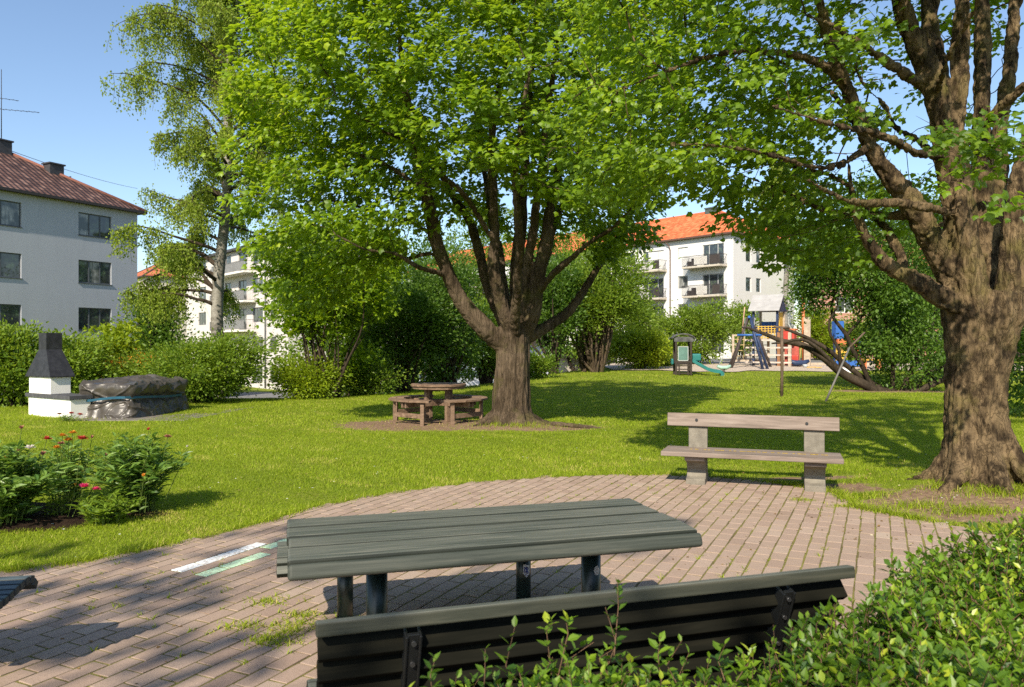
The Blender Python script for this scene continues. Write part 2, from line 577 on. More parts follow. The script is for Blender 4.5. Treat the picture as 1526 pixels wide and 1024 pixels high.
# ------------------------------------------------------------------ paving
PAV_A = R(25.5)
PAV_O = np.array([-2.32, 5.30])
PL, PW = .207, .116
def build_paving():
    t = NT('joint_sand')
    co = t.coord()
    n = t.noise(co, 60, 5, .7); n1 = t.noise(co, 3, 4)
    c = t.ramp(n, [(.3, (.09, .085, .022)), (.5, (.20, .19, .05)), (.75, (.30, .25, .10))])
    base = t.done(t.bsdf(t.mix(t.ramp(n1, [(.4, (0, 0, 0)), (.65, (.8, .8, .8))]), c, (.10, .075, .045)), .95, .1, t.bump(n, .8, .01)))
    c0 = PATIO.mean(0)
    poly_sheet('paving_joints', [tuple(p) for p in PATIO], .0256, base)
    # stones
    u = np.array([math.sin(PAV_A), math.cos(PAV_A)]); v = np.array([math.cos(PAV_A), -math.sin(PAV_A)])
    I, J = np.meshgrid(np.arange(-70, 60), np.arange(-90, 90))
    I = I.ravel(); J = J.ravel()
    off = np.where(J % 2 == 0, 0, .5)
    C = PAV_O + ((I + off + .5) * PL)[:, None] * u + ((J + .0) * PW)[:, None] * v
    keep = ptip(C, PATIO) & (C[:, 1] > -2.5) & (np.abs(C[:, 0]) < C[:, 1] * .8 + 5)
    # small gap between stones and the waviness of an old laid surface
    I = I[keep]; J = J[keep]; C = C[keep]
    n = len(C)
    r = np.random.default_rng(5)
    C = C + r.normal(scale=.0018, size=C.shape)
    zt = .030 + np.clip(r.normal(scale=.0006, size=n), -.001, .002) + .0006 * wavy(C[:, 0], C[:, 1], .45)
    hl = PL / 2 - .0058 - r.random(n) * .0018; hw = PW / 2 - .0052 - r.random(n) * .0022
    ang = r.normal(scale=.012, size=n)
    tx = r.normal(scale=.0022, size=n); ty = r.normal(scale=.003, size=n)
    bev = .0022
    rings = [(0, 0, -.03), (0, 0, -bev * .9), (bev, bev, 0)]
    corners = [(-1, -1), (1, -1), (1, 1), (-1, 1)]
    V = np.zeros((n, 12, 3))
    for ri, (bx, by, dz) in enumerate(rings):
        for ci, (sx, sy) in enumerate(corners):
            a = sx * (hl - bx) + r.normal(scale=.0014, size=n); b = sy * (hw - by) + r.normal(scale=.0012, size=n)
            a2 = a * np.cos(ang) - b * np.sin(ang); b2 = a * np.sin(ang) + b * np.cos(ang)
            V[:, ri * 4 + ci, 0] = C[:, 0] + a2 * u[0] + b2 * v[0]
            V[:, ri * 4 + ci, 1] = C[:, 1] + a2 * u[1] + b2 * v[1]
            V[:, ri * 4 + ci, 2] = zt + dz + (a * tx + b * ty if ri else 0)
    f = []
    for ri in range(2):
        for ci in range(4):
            cj = (ci + 1) % 4
            f.append((ri * 4 + ci, ri * 4 + cj, ri * 4 + 4 + cj, ri * 4 + 4 + ci)[::-1])
    f.append((8, 11, 10, 9))
    F = (np.array(f)[None] + (np.arange(n) * 12)[:, None, None]).reshape(-1, 4)
    paint = np.zeros(n)
    paint[(J == 0) & (I >= 0) & (I <= 3)] = 1
    paint[(J == 1) & (I >= 3) & (I <= 5)] = 2
    paint[(J == 2) & (I >= 0) & (I <= 2)] = 2
    t = NT('paver_concrete')
    co = t.coord()
    a = t.attr('tone')
    n1 = t.noise(co, 220, 4, .8); n2 = t.noise(co, 1.3, 5, .6); n3 = t.noise(co, 30, 5, .7)
    col = t.ramp(a, [(0, (.265, .185, .148)), (.35, (.33, .238, .186)), (.7, (.37, .275, .218)), (1, (.41, .318, .25))])
    col = t.mix(.55, col, t.mix(1, col, t.ramp(n1, [(.3, (.45, .45, .45)), (.7, (1.45, 1.45, 1.45))]), 'MULTIPLY'))
    col = t.mix(t.ramp(n2, [(.35, (0, 0, 0)), (.7, (.55, .55, .55))]), col, t.mix(.4, col, (.26, .20, .13)))
    col = t.mix(t.ramp(n3, [(.55, (0, 0, 0)), (.75, (.4, .4, .4))]), col, (.16, .13, .085))
    pa = t.attr('paint')
    worn = t.ramp(t.noise(co, 45, 6, .75), [(.36, (0, 0, 0)), (.5, (1, 1, 1))])
    pc = t.mix(t.math('GREATER_THAN', pa, 1.5), (.74, .76, .76), (.56, .78, .52))
    col = t.mix(t.math('MULTIPLY', t.math('GREATER_THAN', pa, .5), t.math('MULTIPLY', worn, .93)), col, pc)
    m = t.done(t.bsdf(col, .85, .2, t.bump(t.math('ADD', n1, t.math('MULTIPLY', n3, .7)), .6, .003)))
    tone = np.clip(r.normal(.5, .15, n), 0, 1)
    o = np_mesh('paving', V.reshape(-1, 3), F, m, None, {'tone': np.repeat(tone, 12), 'paint': np.repeat(paint, 12)})
    tag(o, kind='structure')

# ------------------------------------------------------------------ grass
GRASS = m_leaf('grass_blade', (.115, .175, .008), (.30, .385, .018), (.60, .72, .04), .42, .55, .2, (.55, .46, .14))

def blades(name, X, Y, Z, h, w, lean, tint, seg=True):
    n = len(X)
    a = rng.random(n) * 2 * PI; b = a + PI / 2 + rng.normal(scale=.5, size=n)
    wx = np.cos(a) * w / 2; wy = np.sin(a) * w / 2
    lx = np.cos(b) * lean * h; ly = np.sin(b) * lean * h
    if seg:
        V = np.zeros((n, 5, 3))
        for i, (s, t_) in enumerate([(-1, 0), (1, 0), (-.75, .5), (.75, .5), (0, 1)]):
            V[:, i, 0] = X + s * wx + lx * t_ ** 1.8
            V[:, i, 1] = Y + s * wy + ly * t_ ** 1.8
            V[:, i, 2] = Z + h * t_ * (1 - .25 * lean * t_)
        f = np.array([(0, 1, 3), (0, 3, 2), (2, 3, 4)]); k = 5
    else:
        V = np.zeros((n, 3, 3))
        for i, (s, t_) in enumerate([(-1, 0), (1, 0), (0, 1)]):
            V[:, i, 0] = X + s * wx + lx * t_; V[:, i, 1] = Y + s * wy + ly * t_; V[:, i, 2] = Z + h * t_
        f = np.array([(0, 1, 2)]); k = 3
    F = (f[None] + (np.arange(n) * k)[:, None, None]).reshape(-1, 3)
    return np_mesh(name, V.reshape(-1, 3), F, GRASS, None, {'tint': np.repeat(tint, k)})

def HV(X, Y):
    return H(X, Y) + .012 * wavy(X, Y, .8) + .16 * np.exp(-(((X - 5.05) ** 2 + (Y - 8.35) ** 2) / 1.1)) + .10 * np.exp(-((X ** 2 + (Y - 14.95) ** 2) / .9))

PAT_IN = None
def build_grass():
    # mown lawn, finer near the camera
    for nm, y0, y1, n, h0, w, seg in [('near', 3.6, 8.5, 330000, .026, .0046, True), ('mid', 8.5, 15, 330000, .030, .0075, False), ('far', 15, 26, 260000, .036, .0125, False), ('end', 26, 48, 150000, .05, .022, False)]:
        Y = y0 + (y1 - y0) * rng.random(n) ** (1.0)
        X = (rng.random(n) * 2 - 1) * (Y * .70 + .8)
        k = ptip(np.stack([X + rng.normal(scale=.035, size=n), Y + rng.normal(scale=.035, size=n)], 1), PATIO)
        dm = dirt_mask(X, Y) + .55 * wavy(X * 1.7, Y * 1.7, 2.2) * (dirt_mask(X, Y) > .02)
        e = np.interp(X, EDGE[:, 0], EDGE[:, 1])
        keep = ~k & (rng.random(n) > np.clip(dm * 1.5, 0, .965)) & (Y < e + 5) & ~((Y > 38.5) & (X > 5) & (X < 27)) & ~((np.abs((X + 8.9) ) < 1.3) & (np.abs(Y - 16.5) < 1.0) & (rng.random(n) < .9))
        X = X[keep]; Y = Y[keep]; n = len(X)
        patch = wavy(X, Y, .35) * .5 + wavy(X + 9, Y - 4, 1.6) * .35
        h = h0 * (.6 + .7 * rng.random(n)) * (1 + .35 * patch)
        bare = (wavy(X * .8 + 5, Y * .9 + 2, 1.9) + .6 * wavy(X, Y, .6) > .95)
        kp = ~(bare & (rng.random(n) < .45)); X = X[kp]; Y = Y[kp]; patch = patch[kp]; h = h[kp]; n = len(X)
        dry = np.clip(dirt_mask(X, Y) * 1.6, 0, 1)
        tint = np.clip(rng.normal(.45, .22, n) + patch * .30 + dry * .4 * rng.random(n) + .5 * (wavy(X * .9 + 3, Y * 1.1, 1.1) > .45) * rng.random(n) * (wavy(X, Y, .4) > 0), 0, 1)
        o = blades('grass', X, Y, HV(X, Y), h, w * (.7 + .6 * rng.random(n)), .35 + .8 * rng.random(n), tint, seg)
        tag(o, kind='stuff')
    # taller unmown rim along the paving and at the feet of things
    n = 14000
    seg_i = rng.integers(0, 21, n); f = rng.random(n)
    a = PATIO[seg_i]; b = PATIO[(seg_i + 1) % len(PATIO)]
    p = a + (b - a) * f[:, None] + rng.normal(scale=.045, size=(n, 2))
    m = wavy(p[:, 0] * 2, p[:, 1] * 2, 1.3) + rng.normal(scale=.5, size=n) > -.1
    p = p[m]
    rims = [p]
    for cx, cy, rad, k in [(4.95, 7.72, .42, 900), (5.45, 7.6, .35, 500), (4.5, 8.0, .2, 200), (.2, 14.35, .5, 500), (-.35, 14.55, .4, 250), (-9.8, 15.9, .6, 900), (-9.2, 15.75, .4, 300), (4.3, 7.15, .28, 500), (3.9, 7.4, .3, 350), (3.65, 7.9, .25, 300), (5.4, 6.6, .6, 1500), (4.9, 6.3, .5, 1200)]:
        q = rng.normal(scale=rad * .5, size=(k, 2)) * np.array([1.3, .5]) + np.array([cx, cy]); rims.append(q)
    p = np.concatenate(rims); n = len(p)
    z = np.maximum(HV(p[:, 0], p[:, 1]), 0)
    o = blades('grass', p[:, 0], p[:, 1], z, .05 + .07 * rng.random(n) ** 2, .005 + .003 * rng.random(n), .4 + .7 * rng.random(n), np.clip(rng.normal(.5, .25, n), 0, 1))
    tag(o, kind='stuff')
    # weeds in the joints
    u = np.array([math.sin(PAV_A), math.cos(PAV_A)]); v = np.array([math.cos(PAV_A), -math.sin(PAV_A)])
    N = 5200
    Jn = rng.integers(-70, 70, N); s = rng.random(N) * 14 - 6
    c = PAV_O + s[:, None] * u + ((Jn + .5) * PW)[:, None] * v
    den = wavy(c[:, 0], c[:, 1], .5) + rng.normal(scale=.45, size=N)
    k = ptip(c, PATIO) & (den > .35) & (c[:, 1] > 2)
    c = c[k]
    hot = np.array([G(440, 940), G(405, 965), G(455, 925), G(430, 950), (-1.5, 4.25), (3.2, 7.4), (2.9, 7.7), G(410, 962), G(620, 850), G(395, 905)])
    reps = [np.repeat(c, 7, 0) + rng.normal(scale=.011, size=(len(c) * 7, 2))]
    for q in hot: reps.append(rng.normal(scale=.05, size=(170, 2)) * [1.4, .8] + q)
    p = np.concatenate(reps); n = len(p)
    o = blades('grass', p[:, 0], p[:, 1], np.full(n, .026), .016 + .035 * rng.random(n) ** 2, .004 + .004 * rng.random(n), .7 + .9 * rng.random(n), np.clip(rng.normal(.6, .25, n), 0, 1))
    tag(o, kind='stuff')

def litter():
    # dry leaves and twiglets lying about
    n = 900
    Y = 3 + 16 * rng.random(n) ** 1.5; X = (rng.random(n) * 2 - 1) * (Y * .7 + .5)
    n2 = 500
    X = np.concatenate([X, rng.normal(size=n2) * 1.6 + 4.2, rng.normal(size=300) * 1.8 + .2]); Y = np.concatenate([Y, rng.normal(size=n2) * 1.0 + 7.2, rng.normal(size=300) * .8 + 14.6])
    n = len(X)
    inp = ptip(np.stack([X, Y], 1), PATIO)
    Z = np.where(inp, .033, HV(X, Y) + .022)
    leaves('fallen_leaves', np.stack([X, Y, Z], 1), rng.normal(size=(n, 3)) * [1, 1, .15], rng.normal(size=(n, 3)) * .25 + [0, 0, 1], .014 + .022 * rng.random(n), T_OVAL, m_leaf('dry_leaf', (.16, .09, .035), (.34, .24, .10), (.5, .4, .15), .2, .7, .2, (.50, .44, .30)))['kind'] = 'stuff'
    n = 420
    Y = 5.5 + 14 * rng.random(n) ** 1.3; X = (rng.random(n) * 2 - 1) * (Y * .6)
    k = (wavy(X, Y, .5) > .1) & ~ptip(np.stack([X, Y], 1), PATIO); X = X[k]; Y = Y[k]; n = len(X)
    C = np.repeat(np.stack([X, Y, HV(X, Y) + .034], 1), 6, 0); a = np.tile(np.arange(6) * PI / 3, n)
    T = np.stack([np.cos(a), np.sin(a), a * 0 + .25], 1)
    leaves('lawn_daisies', C, T, T * -.2 + [0, 0, 1], np.full(len(C), .012), T_OVAL, m_plain('daisy_petal', (.75, .74, .70), .6))['kind'] = 'stuff'

def build_setting():
    build_ground(); build_paving()
    asph = m_plain('asphalt', (.17, .165, .16), .9, .2, var=.2, nscale=3, bump=.4)
    def ribbon(name, x0, x1, y0, y1, mat, dz=.02, nx=60, ny=20):
        xs = np.linspace(x0, x1, nx); ys = np.linspace(y0, y1, ny)
        X, Y = np.meshgrid(xs, ys); Z = H(X, Y) + dz
        i = (np.arange(ny - 1)[:, None] * nx + np.arange(nx - 1)[None]).ravel()
        F = np.stack([i, i + 1, i + nx + 1, i + nx], 1)
        tag(np_mesh(name, np.stack([X.ravel(), Y.ravel(), Z.ravel()], 1), F, mat, None, smooth=True), kind='structure')
    ribbon('road', -70, 30, 50, 68, asph, .05)
    sand = m_plain('playground_sand', (.46, .38, .30), .95, .1, var=.22, nscale=9, bump=.8, bdist=.02)
    # sand field with an uneven edge
    xs = np.linspace(5.2, 30, 90); e0 = 38.6 + .5 * np.sin(xs * 1.1) + .3 * np.sin(xs * 2.7); e0 += np.clip(8.5 - xs, 0, 5) * .3
    e1 = np.full_like(xs, 52.0)
    t = np.linspace(0, 1, 24)[:, None]
    X = np.repeat(xs[None], 24, 0); Y = e0[None] * (1 - t) + e1[None] * t
    Z = H(X, Y) + .035 + .03 * wavy(X, Y, .7) * (t > .05)
    i = (np.arange(23)[:, None] * 90 + np.arange(89)[None]).ravel()
    tag(np_mesh('playground_sand', np.stack([X.ravel(), Y.ravel(), Z.ravel()], 1), np.stack([i, i + 1, i + 91, i + 90], 1), sand, None, smooth=True), kind='structure')
    conc = m_plain('slab_concrete', (.17, .15, .13), .9, .2, var=.2, nscale=4, bump=.4)
    s = MB(); s.prism([(-9.5, 15.75), (-6.7, 15.7), (-6.35, 19.0), (-9.6, 19.2)], -.05, .03)
    tag(s.build('concrete_pad', conc, bevel=.01), kind='structure')
    build_grass(); litter()
    # flower bed soil
    soil = m_plain('bed_soil', (.045, .028, .018), .95, .1, var=.45, nscale=22, bump=1, bdist=.03)
    n = 48; a = np.arange(n) * 2 * PI / n
    V = [(-4.6, 7.1, .07)]; F = []
    for k in range(n):
        rr = 1 + .12 * math.sin(3 * a[k]) + .08 * math.sin(7 * a[k] + 1)
        V.append((-4.6 + .95 * rr * math.cos(a[k]) * .8, 7.1 + .42 * rr * math.sin(a[k]), .06))
    for k in range(n):
        rr = 1 + .12 * math.sin(3 * a[k]) + .08 * math.sin(7 * a[k] + 1)
        V.append((-4.6 + 1.45 * rr * math.cos(a[k]), 7.1 + .72 * rr * math.sin(a[k]), -.03))
    for k in range(n):
        k2 = (k + 1) % n
        F.append((0, 1 + k, 1 + k2)); F.append((1 + k, 1 + n + k, 1 + n + k2)); F.append((1 + k, 1 + n + k2, 1 + k2))
    tag(np_mesh('flower_bed_soil', V, F, soil, None, smooth=True), kind='structure')
# ------------------------------------------------------------------ furniture
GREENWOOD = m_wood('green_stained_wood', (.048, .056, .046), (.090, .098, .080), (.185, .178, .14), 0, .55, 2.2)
GREENWOOD_SHADED = m_wood('green_wood_shaded_back', (.005, .0055, .004), (.009, .009, .0065), (.016, .015, .010), 0, .95)  # much darker copy of the green wood: backrest shade put into the colour
GREENSIDE = m_wood('dark_green_sides', (.008, .011, .008), (.016, .020, .014), (.030, .033, .024), 0, .6, 2.2)  # plank sides much darker than the tops, assigned by face normal
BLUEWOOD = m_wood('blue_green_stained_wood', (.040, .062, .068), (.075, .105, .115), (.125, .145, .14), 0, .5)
BLUESIDE = m_wood('dark_blue_sides', (.016, .022, .024), (.030, .040, .044), (.055, .062, .062), 0, .6, 2.2)
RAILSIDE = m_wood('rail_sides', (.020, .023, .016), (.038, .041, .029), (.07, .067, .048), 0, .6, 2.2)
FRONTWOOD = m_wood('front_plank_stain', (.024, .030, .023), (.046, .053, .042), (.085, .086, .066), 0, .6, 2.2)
BLACKSTEEL = m_plain('black_steel', (.010, .011, .011), .4, .5, bump=.05)
GREENSTEEL = m_plain('dark_green_steel', (.008, .019, .015), .32, .5, var=.3, nscale=5, bump=.08)
WOODGREY = m_wood('weathered_plank', (.115, .088, .070), (.195, .150, .122), (.27, .22, .185), 0, .75)
CONCRETE = m_plain('cast_concrete', (.195, .175, .14), .9, .2, var=.22, nscale=12, bump=.8, bdist=.006)
OLDWOOD = m_wood('old_brown_wood', (.085, .052, .034), (.165, .105, .068), (.27, .185, .125), 0, .75, .8)
STEEL = m_plain('bolt_steel', (.10, .10, .10), .35, .5, metal=.8)

def slat(m, L, y, z, w, t, tilt, x0=0, taper=0):
    M = Matrix.Rotation(tilt, 3, 'X')
    m.box((x0, y, z), (L, w, t), M)

SEAT = [(.565, .404, -.75), (.525, .432, -.28), (.468, .440, -.03), (.411, .437, .06), (.354, .431, .10), (.297, .424, .10), (.240, .419, .04), (.183, .418, -.04), (.128, .424, -.2)]
def slat_bench(name, label, loc, rz, L=1.80, back=True, mat=None, matb=None):
    t = thing(name, label, 'bench', (*loc, 0), rz, 'dark slatted benches on the paving')
    mat = mat or GREENWOOD
    m = MB()
    for i, (y, z, a) in enumerate(SEAT):
        if i == 0: z -= .004
        slat(m, L, y, z, .050, .040, a)
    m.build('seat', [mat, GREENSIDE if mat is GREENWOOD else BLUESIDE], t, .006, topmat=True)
    if back:
        m = MB()
        n = 6
        for k in range(1, n):
            f = k / (n - 1)
            y = .022 + .095 * f + .015 * f * f; z = .808 - .069 * k
            slat(m, L - .015, y, z, .032, .064, R(-38))
        m.build('backrest', matb or GREENWOOD_SHADED, t, .004)
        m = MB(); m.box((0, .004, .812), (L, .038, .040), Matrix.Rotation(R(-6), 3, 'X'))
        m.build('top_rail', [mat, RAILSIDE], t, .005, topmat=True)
    for sx in (-1, 1):
        x = sx * (L / 2 - .27)
        if back:
            m = MB()
            m.beam((x, -.012, .775), (x, .110, .42), .034, .012, (0, 1, 0))
            m.beam((x - .02, .000, .775), (x - .02, .122, .42), .008, .045, (0, 1, 0))
            m.beam((x + .02, .000, .775), (x + .02, .122, .42), .008, .045, (0, 1, 0))
            br = m.build('back_bracket', BLACKSTEEL, t, .002)
            for q in (.08, .27, .55, .8):
                m = MB()
                c = Vector((x, -.012, .775)).lerp(Vector((x, .110, .42)), q)
                m.cyl(c + Vector((0, -.016, 0)), c + Vector((0, -.003, 0)), .0075, 10)
                m.build('bolt', STEEL, br)
        m = MB()
        m.beam((x, .10, .385), (x, .56, .385), .06, .05, (0, 0, 1))
        m.build('seat_bearer', BLACKSTEEL, t, .003)
        m = MB(); m.cyl((x + sx * -.10, .33, -.02), (x + sx * -.10, .33, .40), .045, 24)
        m.cyl((x + sx * -.10, .33, .0), (x + sx * -.10, .33, .045), .052, 24)
        m.build('leg', GREENSTEEL, t)
    return t

def sticker(name, parent, cx, cy, r, z, ang, w, h, col, outline, marks=()):
    """thin foil wrapped on a round post"""
    def pt(u, v, rr):
        a = ang + u / r
        return (cx + rr * math.cos(a), cy + rr * math.sin(a), z + v)
    n = 9
    us = np.linspace(-1, 1, n)
    V = []; F = []
    for i, u in enumerate(us):
        lo, hi = outline(u)
        V.append(pt(u * w / 2, lo * h / 2, r + .0012)); V.append(pt(u * w / 2, hi * h / 2, r + .0012))
    for i in range(n - 1): F.append((2 * i, 2 * i + 2, 2 * i + 3, 2 * i + 1))
    m = MB(); m.add(V, F)
    o = m.build(name, m_plain(name + '_foil', col, .4, .4, var=.08, nscale=60), parent)
    if marks:
        m = MB()
        for (u0, v0, u1, v1, wd) in marks:
            k = 4
            for q in range(k):
                a, b = q / k, (q + 1) / k
                ua, va, ub, vb = u0 + (u1 - u0) * a, v0 + (v1 - v0) * a, u0 + (u1 - u0) * b, v0 + (v1 - v0) * b
                dx, dy = ub - ua, vb - va; l = math.hypot(dx, dy) or 1
                nx, ny = -dy / l * wd / 2, dx / l * wd / 2
                m.add([pt(ua + nx, va + ny, r + .0021), pt(ub + nx, vb + ny, r + .0021), pt(ub - nx, vb - ny, r + .0021), pt(ua - nx, va - ny, r + .0021)], [(0, 1, 2, 3)])
        m.build('lettering', m_plain('sticker_ink', (.02, .04, .22), .5), o)
    return o

def near_furniture():
    rz = math.atan2(.513, 1.736)
    # picnic table with a plank top
    t = thing('park_table', 'long dark green wooden table with five planks standing on the brick paving', 'table', (-.112, 3.618, 0), rz)
    m = MB(); W = .129
    r = random.Random(3)
    W = .171
    for i in range(4):
        y = -.358 + W / 2 + i * (W + .014)
        m.box((r.uniform(-.006, .006), y, .7275 + r.uniform(-.002, .002)), (1.81, W, .045), Matrix.Rotation(r.uniform(-.02, .02) + (.05 if i == 0 else 0), 3, 'X'))
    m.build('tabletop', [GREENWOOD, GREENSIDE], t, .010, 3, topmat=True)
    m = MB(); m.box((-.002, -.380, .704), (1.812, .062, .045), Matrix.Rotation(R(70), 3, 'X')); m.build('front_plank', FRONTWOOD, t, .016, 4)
    for sx in (-1, 1):
        m = MB(); m.beam((sx * .52, -.30, .69), (sx * .52, .30, .69), .07, .03, (0, 0, 1)); m.build('top_bearer', BLACKSTEEL, t, .003)
        m = MB(); m.cyl((sx * .52, 0, -.02), (sx * .52, 0, .675), .048, 28)
        m.cyl((sx * .52, 0, 0), (sx * .52, 0, .05), .056, 28)
        lg = m.build('leg', GREENSTEEL, t)
        if sx > 0:
            va = -PI / 2 - rz + .55
            sticker('round_sticker', lg, .52, 0, .048, .50, va, .034, .046, (.55, .53, .50), lambda u: (-math.sqrt(max(0, 1 - u * u)) - .01, math.sqrt(max(0, 1 - u * u)) * (1 if u < .3 else .7) + .01))
    # bench with back in front, rails seen from behind
    slat_bench('slatted_bench', 'dark slatted bench seen from behind, between the leafy hedge and the long table', (.318, 2.385), math.atan2(.54, 1.715))
    # backless bench behind the table
    e = Vector((math.cos(rz), math.sin(rz))); nn = Vector((-math.sin(rz), math.cos(rz)))
    c = Vector((-.112, 3.618)) + nn * (.95 + .33) - e * .06
    fb = slat_bench('slatted_bench', 'backless green slatted bench half hidden behind the long table', (c.x, c.y), rz + PI, 1.80, False)
    for ch in fb.children:
        if ch.name.startswith('leg'):
            wx = (fb.matrix_basis @ Vector((1, 0, 0)))
    # the leg on camera right is local x = -.53
    legs = [c_ for c_ in fb.children if c_.name.startswith('leg')]
    for lg in legs:
        xs = [v.co.x for v in lg.data.vertices]
        if sum(xs) / len(xs) < 0:
            cx = sum(xs) / len(xs)
            va = PI / 2 - rz + .42
            sticker('shield_sticker', lg, cx, .33, .045, .235, va, .042, .085, (.60, .60, .62), lambda u: (-1 + abs(u) * .55, .9 - .25 * (u + 1) / 2),
                    [(-.012, .02, -.012, -.015, .006), (-.012, .02, .0, .005, .005), (.0, .022, .0, -.02, .006), (.0, .02, .012, .012, .005), (.012, .012, .002, .0, .005), (.002, .0, .014, -.02, .006), (-.014, -.024, .008, -.03, .004)])
            sticker('torn_sticker', lg, cx, .33, .045, .355, va + .45, .026, .055, (.50, .47, .43), lambda u: (-math.sqrt(max(0, 1 - u * u)), .9 if u > -.2 else .4 + u * .3))
    # bench at the left border
    rr = R(11)
    ex = Vector((math.cos(rr), math.sin(rr)))
    # its right end of the rail stands near (-2.26, 3.10)
    nv = Vector((-math.sin(rr), math.cos(rr)))
    endp = Vector((-2.385, 3.87)) - nv * .59
    c = endp - ex * .90
    slat_bench('slatted_bench', 'blue grey slatted bench whose curved seat end shows at the lawn edge, far left', (c.x, c.y), rr, 1.80, True, BLUEWOOD, GREENWOOD_SHADED)

    # wooden bench with concrete feet
    FL = Vector((1.645, 8.50)); FR = Vector((3.405, 7.88))
    rz = math.atan2(FR.y - FL.y, FR.x - FL.x); L = (FR - FL).length
    c = (FL + FR) / 2
    t = thing('concrete_leg_bench', 'weathered plank bench on two concrete feet at the lawn edge of the paving', 'bench', (c.x, c.y, 0), rz)
    m = MB(); m.box((0, .13, .385), (L, .26, .05)); m.box((.003, .385, .385), (L - .01, .235, .05))
    st = m.build('seat', WOODGREY, t, .006)
    m = MB()
    rr_ = random.Random(4)
    for k in range(22):
        x = -.62 + k * .066 + rr_.uniform(-.02, .02); w = rr_.uniform(.02, .07)
        m.box((x, .264 + rr_.uniform(-.006, .006), .4125), (w, rr_.uniform(.006, .016), .006))
    tag(m.build('moss', m_plain('crack_moss', (.30, .21, .05), .9, .1, var=.4, nscale=40), st), kind='stuff')
    m = MB(); m.box((0, .44, .725), (L - .03, .045, .148), Matrix.Rotation(R(-9), 3, 'X')); bk = m.build('backrest', WOODGREY, t, .006)
    for x in (-.60, .60):
        m = MB(); m.cyl((x * .98, .405, .728), (x * .98, .416, .727), .016, 14); m.build('bolt', BLACKSTEEL, bk)
    for x in (-.575, .665):
        m = MB()
        prof = [(.17, 0), (.60, 0), (.60, .09), (.50, .14), (.47, .30), (.50, .41), (.50, .60), (.535, .79), (.475, .79), (.44, .60), (.44, .36), (.10, .36), (.10, .30), (.24, .26), (.29, .18), (.26, .11), (.17, .09)]
        w = .105
        n = len(prof)
        vs = [(x - w, y, z) for y, z in prof] + [(x + w, y, z) for y, z in prof]
        fs = [tuple(range(n)), tuple(range(2 * n - 1, n - 1, -1))] + [(i, i + n, (i + 1) % n + n, (i + 1) % n) for i in range(n)]
        m.add(vs, fs)
        m.build('leg', CONCRETE, t, .008)
        m = MB(); m.box((x, .21, .335), (.215, .3, .045)); m.build('seat_batten', WOODGREY, t, .004)

def round_table():
    cx, cy = -1.52, 15.9
    z0 = 0.0
    t = thing('round_picnic_table', 'round brown picnic table ringed by curved seats on bare soil beside the thick trunk', 'picnic table', (cx, cy, z0), R(4))
    m = MB(); r = .57; n = 7; w = 2 * r / n
    rr = random.Random(2)
    for i in range(n):
        y0 = -r + i * w + .003; y1 = -r + (i + 1) * w - .003
        pts = []
        for k in range(9):
            y = y0 + (y1 - y0) * k / 8; pts.append((math.sqrt(max(0, r * r - y * y)), y))
        for k in range(8, -1, -1):
            y = y0 + (y1 - y0) * k / 8; pts.append((-math.sqrt(max(0, r * r - y * y)), y))
        dz = rr.uniform(-.003, .003)
        m.prism(pts, .725 + dz, .768 + dz)
    m.build('tabletop', OLDWOOD, t, .003)
    m = MB()
    for k in range(16):
        a0, a1 = 2 * PI * k / 16, 2 * PI * (k + 1) / 16
        m.beam((.53 * math.cos(a0), .53 * math.sin(a0), .70), (.53 * math.cos(a1), .53 * math.sin(a1), .70), .03, .05)
    m.build('top_rim', OLDWOOD, t)
    for a in (0, PI / 2, PI, 3 * PI / 2):
        a += R(38)
        m = MB(); m.beam((.30 * math.cos(a), .30 * math.sin(a), -.05), (.30 * math.cos(a), .30 * math.sin(a), .72), .08, .08, (math.cos(a), math.sin(a), 0)); m.build('post', OLDWOOD, t, .004)
    m = MB()
    for a in (R(45), R(135)):
        for s in (-.05, .05):
            px, py = -math.sin(a) * s, math.cos(a) * s
            m.beam((-.95 * math.cos(a) + px, -.95 * math.sin(a) + py, .385), (.95 * math.cos(a) + px, .95 * math.sin(a) + py, .385 + (.001 if a > 1 else .0)), .035, .12 if a < 1 else .118)
        m.beam((-.3 * math.cos(a), -.3 * math.sin(a), .66), (.3 * math.cos(a), .3 * math.sin(a), .66), .08, .07 if a < 1 else .068)
    m.build('cross_beam', OLDWOOD, t, .003)
    for q in range(4):
        ac = R(-45 + 90 * q); sp = R(36)
        m = MB()
        for ri, ro in ((.73, .875), (.885, 1.03)):
            for k in range(3):
                a0 = ac - sp + 2 * sp * k / 3 + .004; a1 = ac - sp + 2 * sp * (k + 1) / 3 - .004
                m.prism([(ri * math.cos(a0), ri * math.sin(a0)), (ro * math.cos(a0), ro * math.sin(a0)), (ro * math.cos(a1), ro * math.sin(a1)), (ri * math.cos(a1), ri * math.sin(a1))], .445, .485)
        seat = m.build('seat', OLDWOOD, t, .004)
        for s in (-1, 1):
            a = ac + s * sp * .74
            m = MB()
            m.beam((.93 * math.cos(a), .93 * math.sin(a), -.05), (.93 * math.cos(a), .93 * math.sin(a), .443), .075, .045, (math.cos(a), math.sin(a), 0))
            m.build('leg', OLDWOOD, t, .003)
        m = MB()
        a0, a1 = ac - sp * .74, ac + sp * .74
        m.beam((.93 * math.cos(a0), .93 * math.sin(a0), .17), (.93 * math.cos(a1), .93 * math.sin(a1), .17), .03, .09)
        m.beam((.80 * math.cos(a0), .80 * math.sin(a0), .39), (.80 * math.cos(a1), .80 * math.sin(a1), .39), .03, .09)
        m.build('rail', OLDWOOD, t, .003)

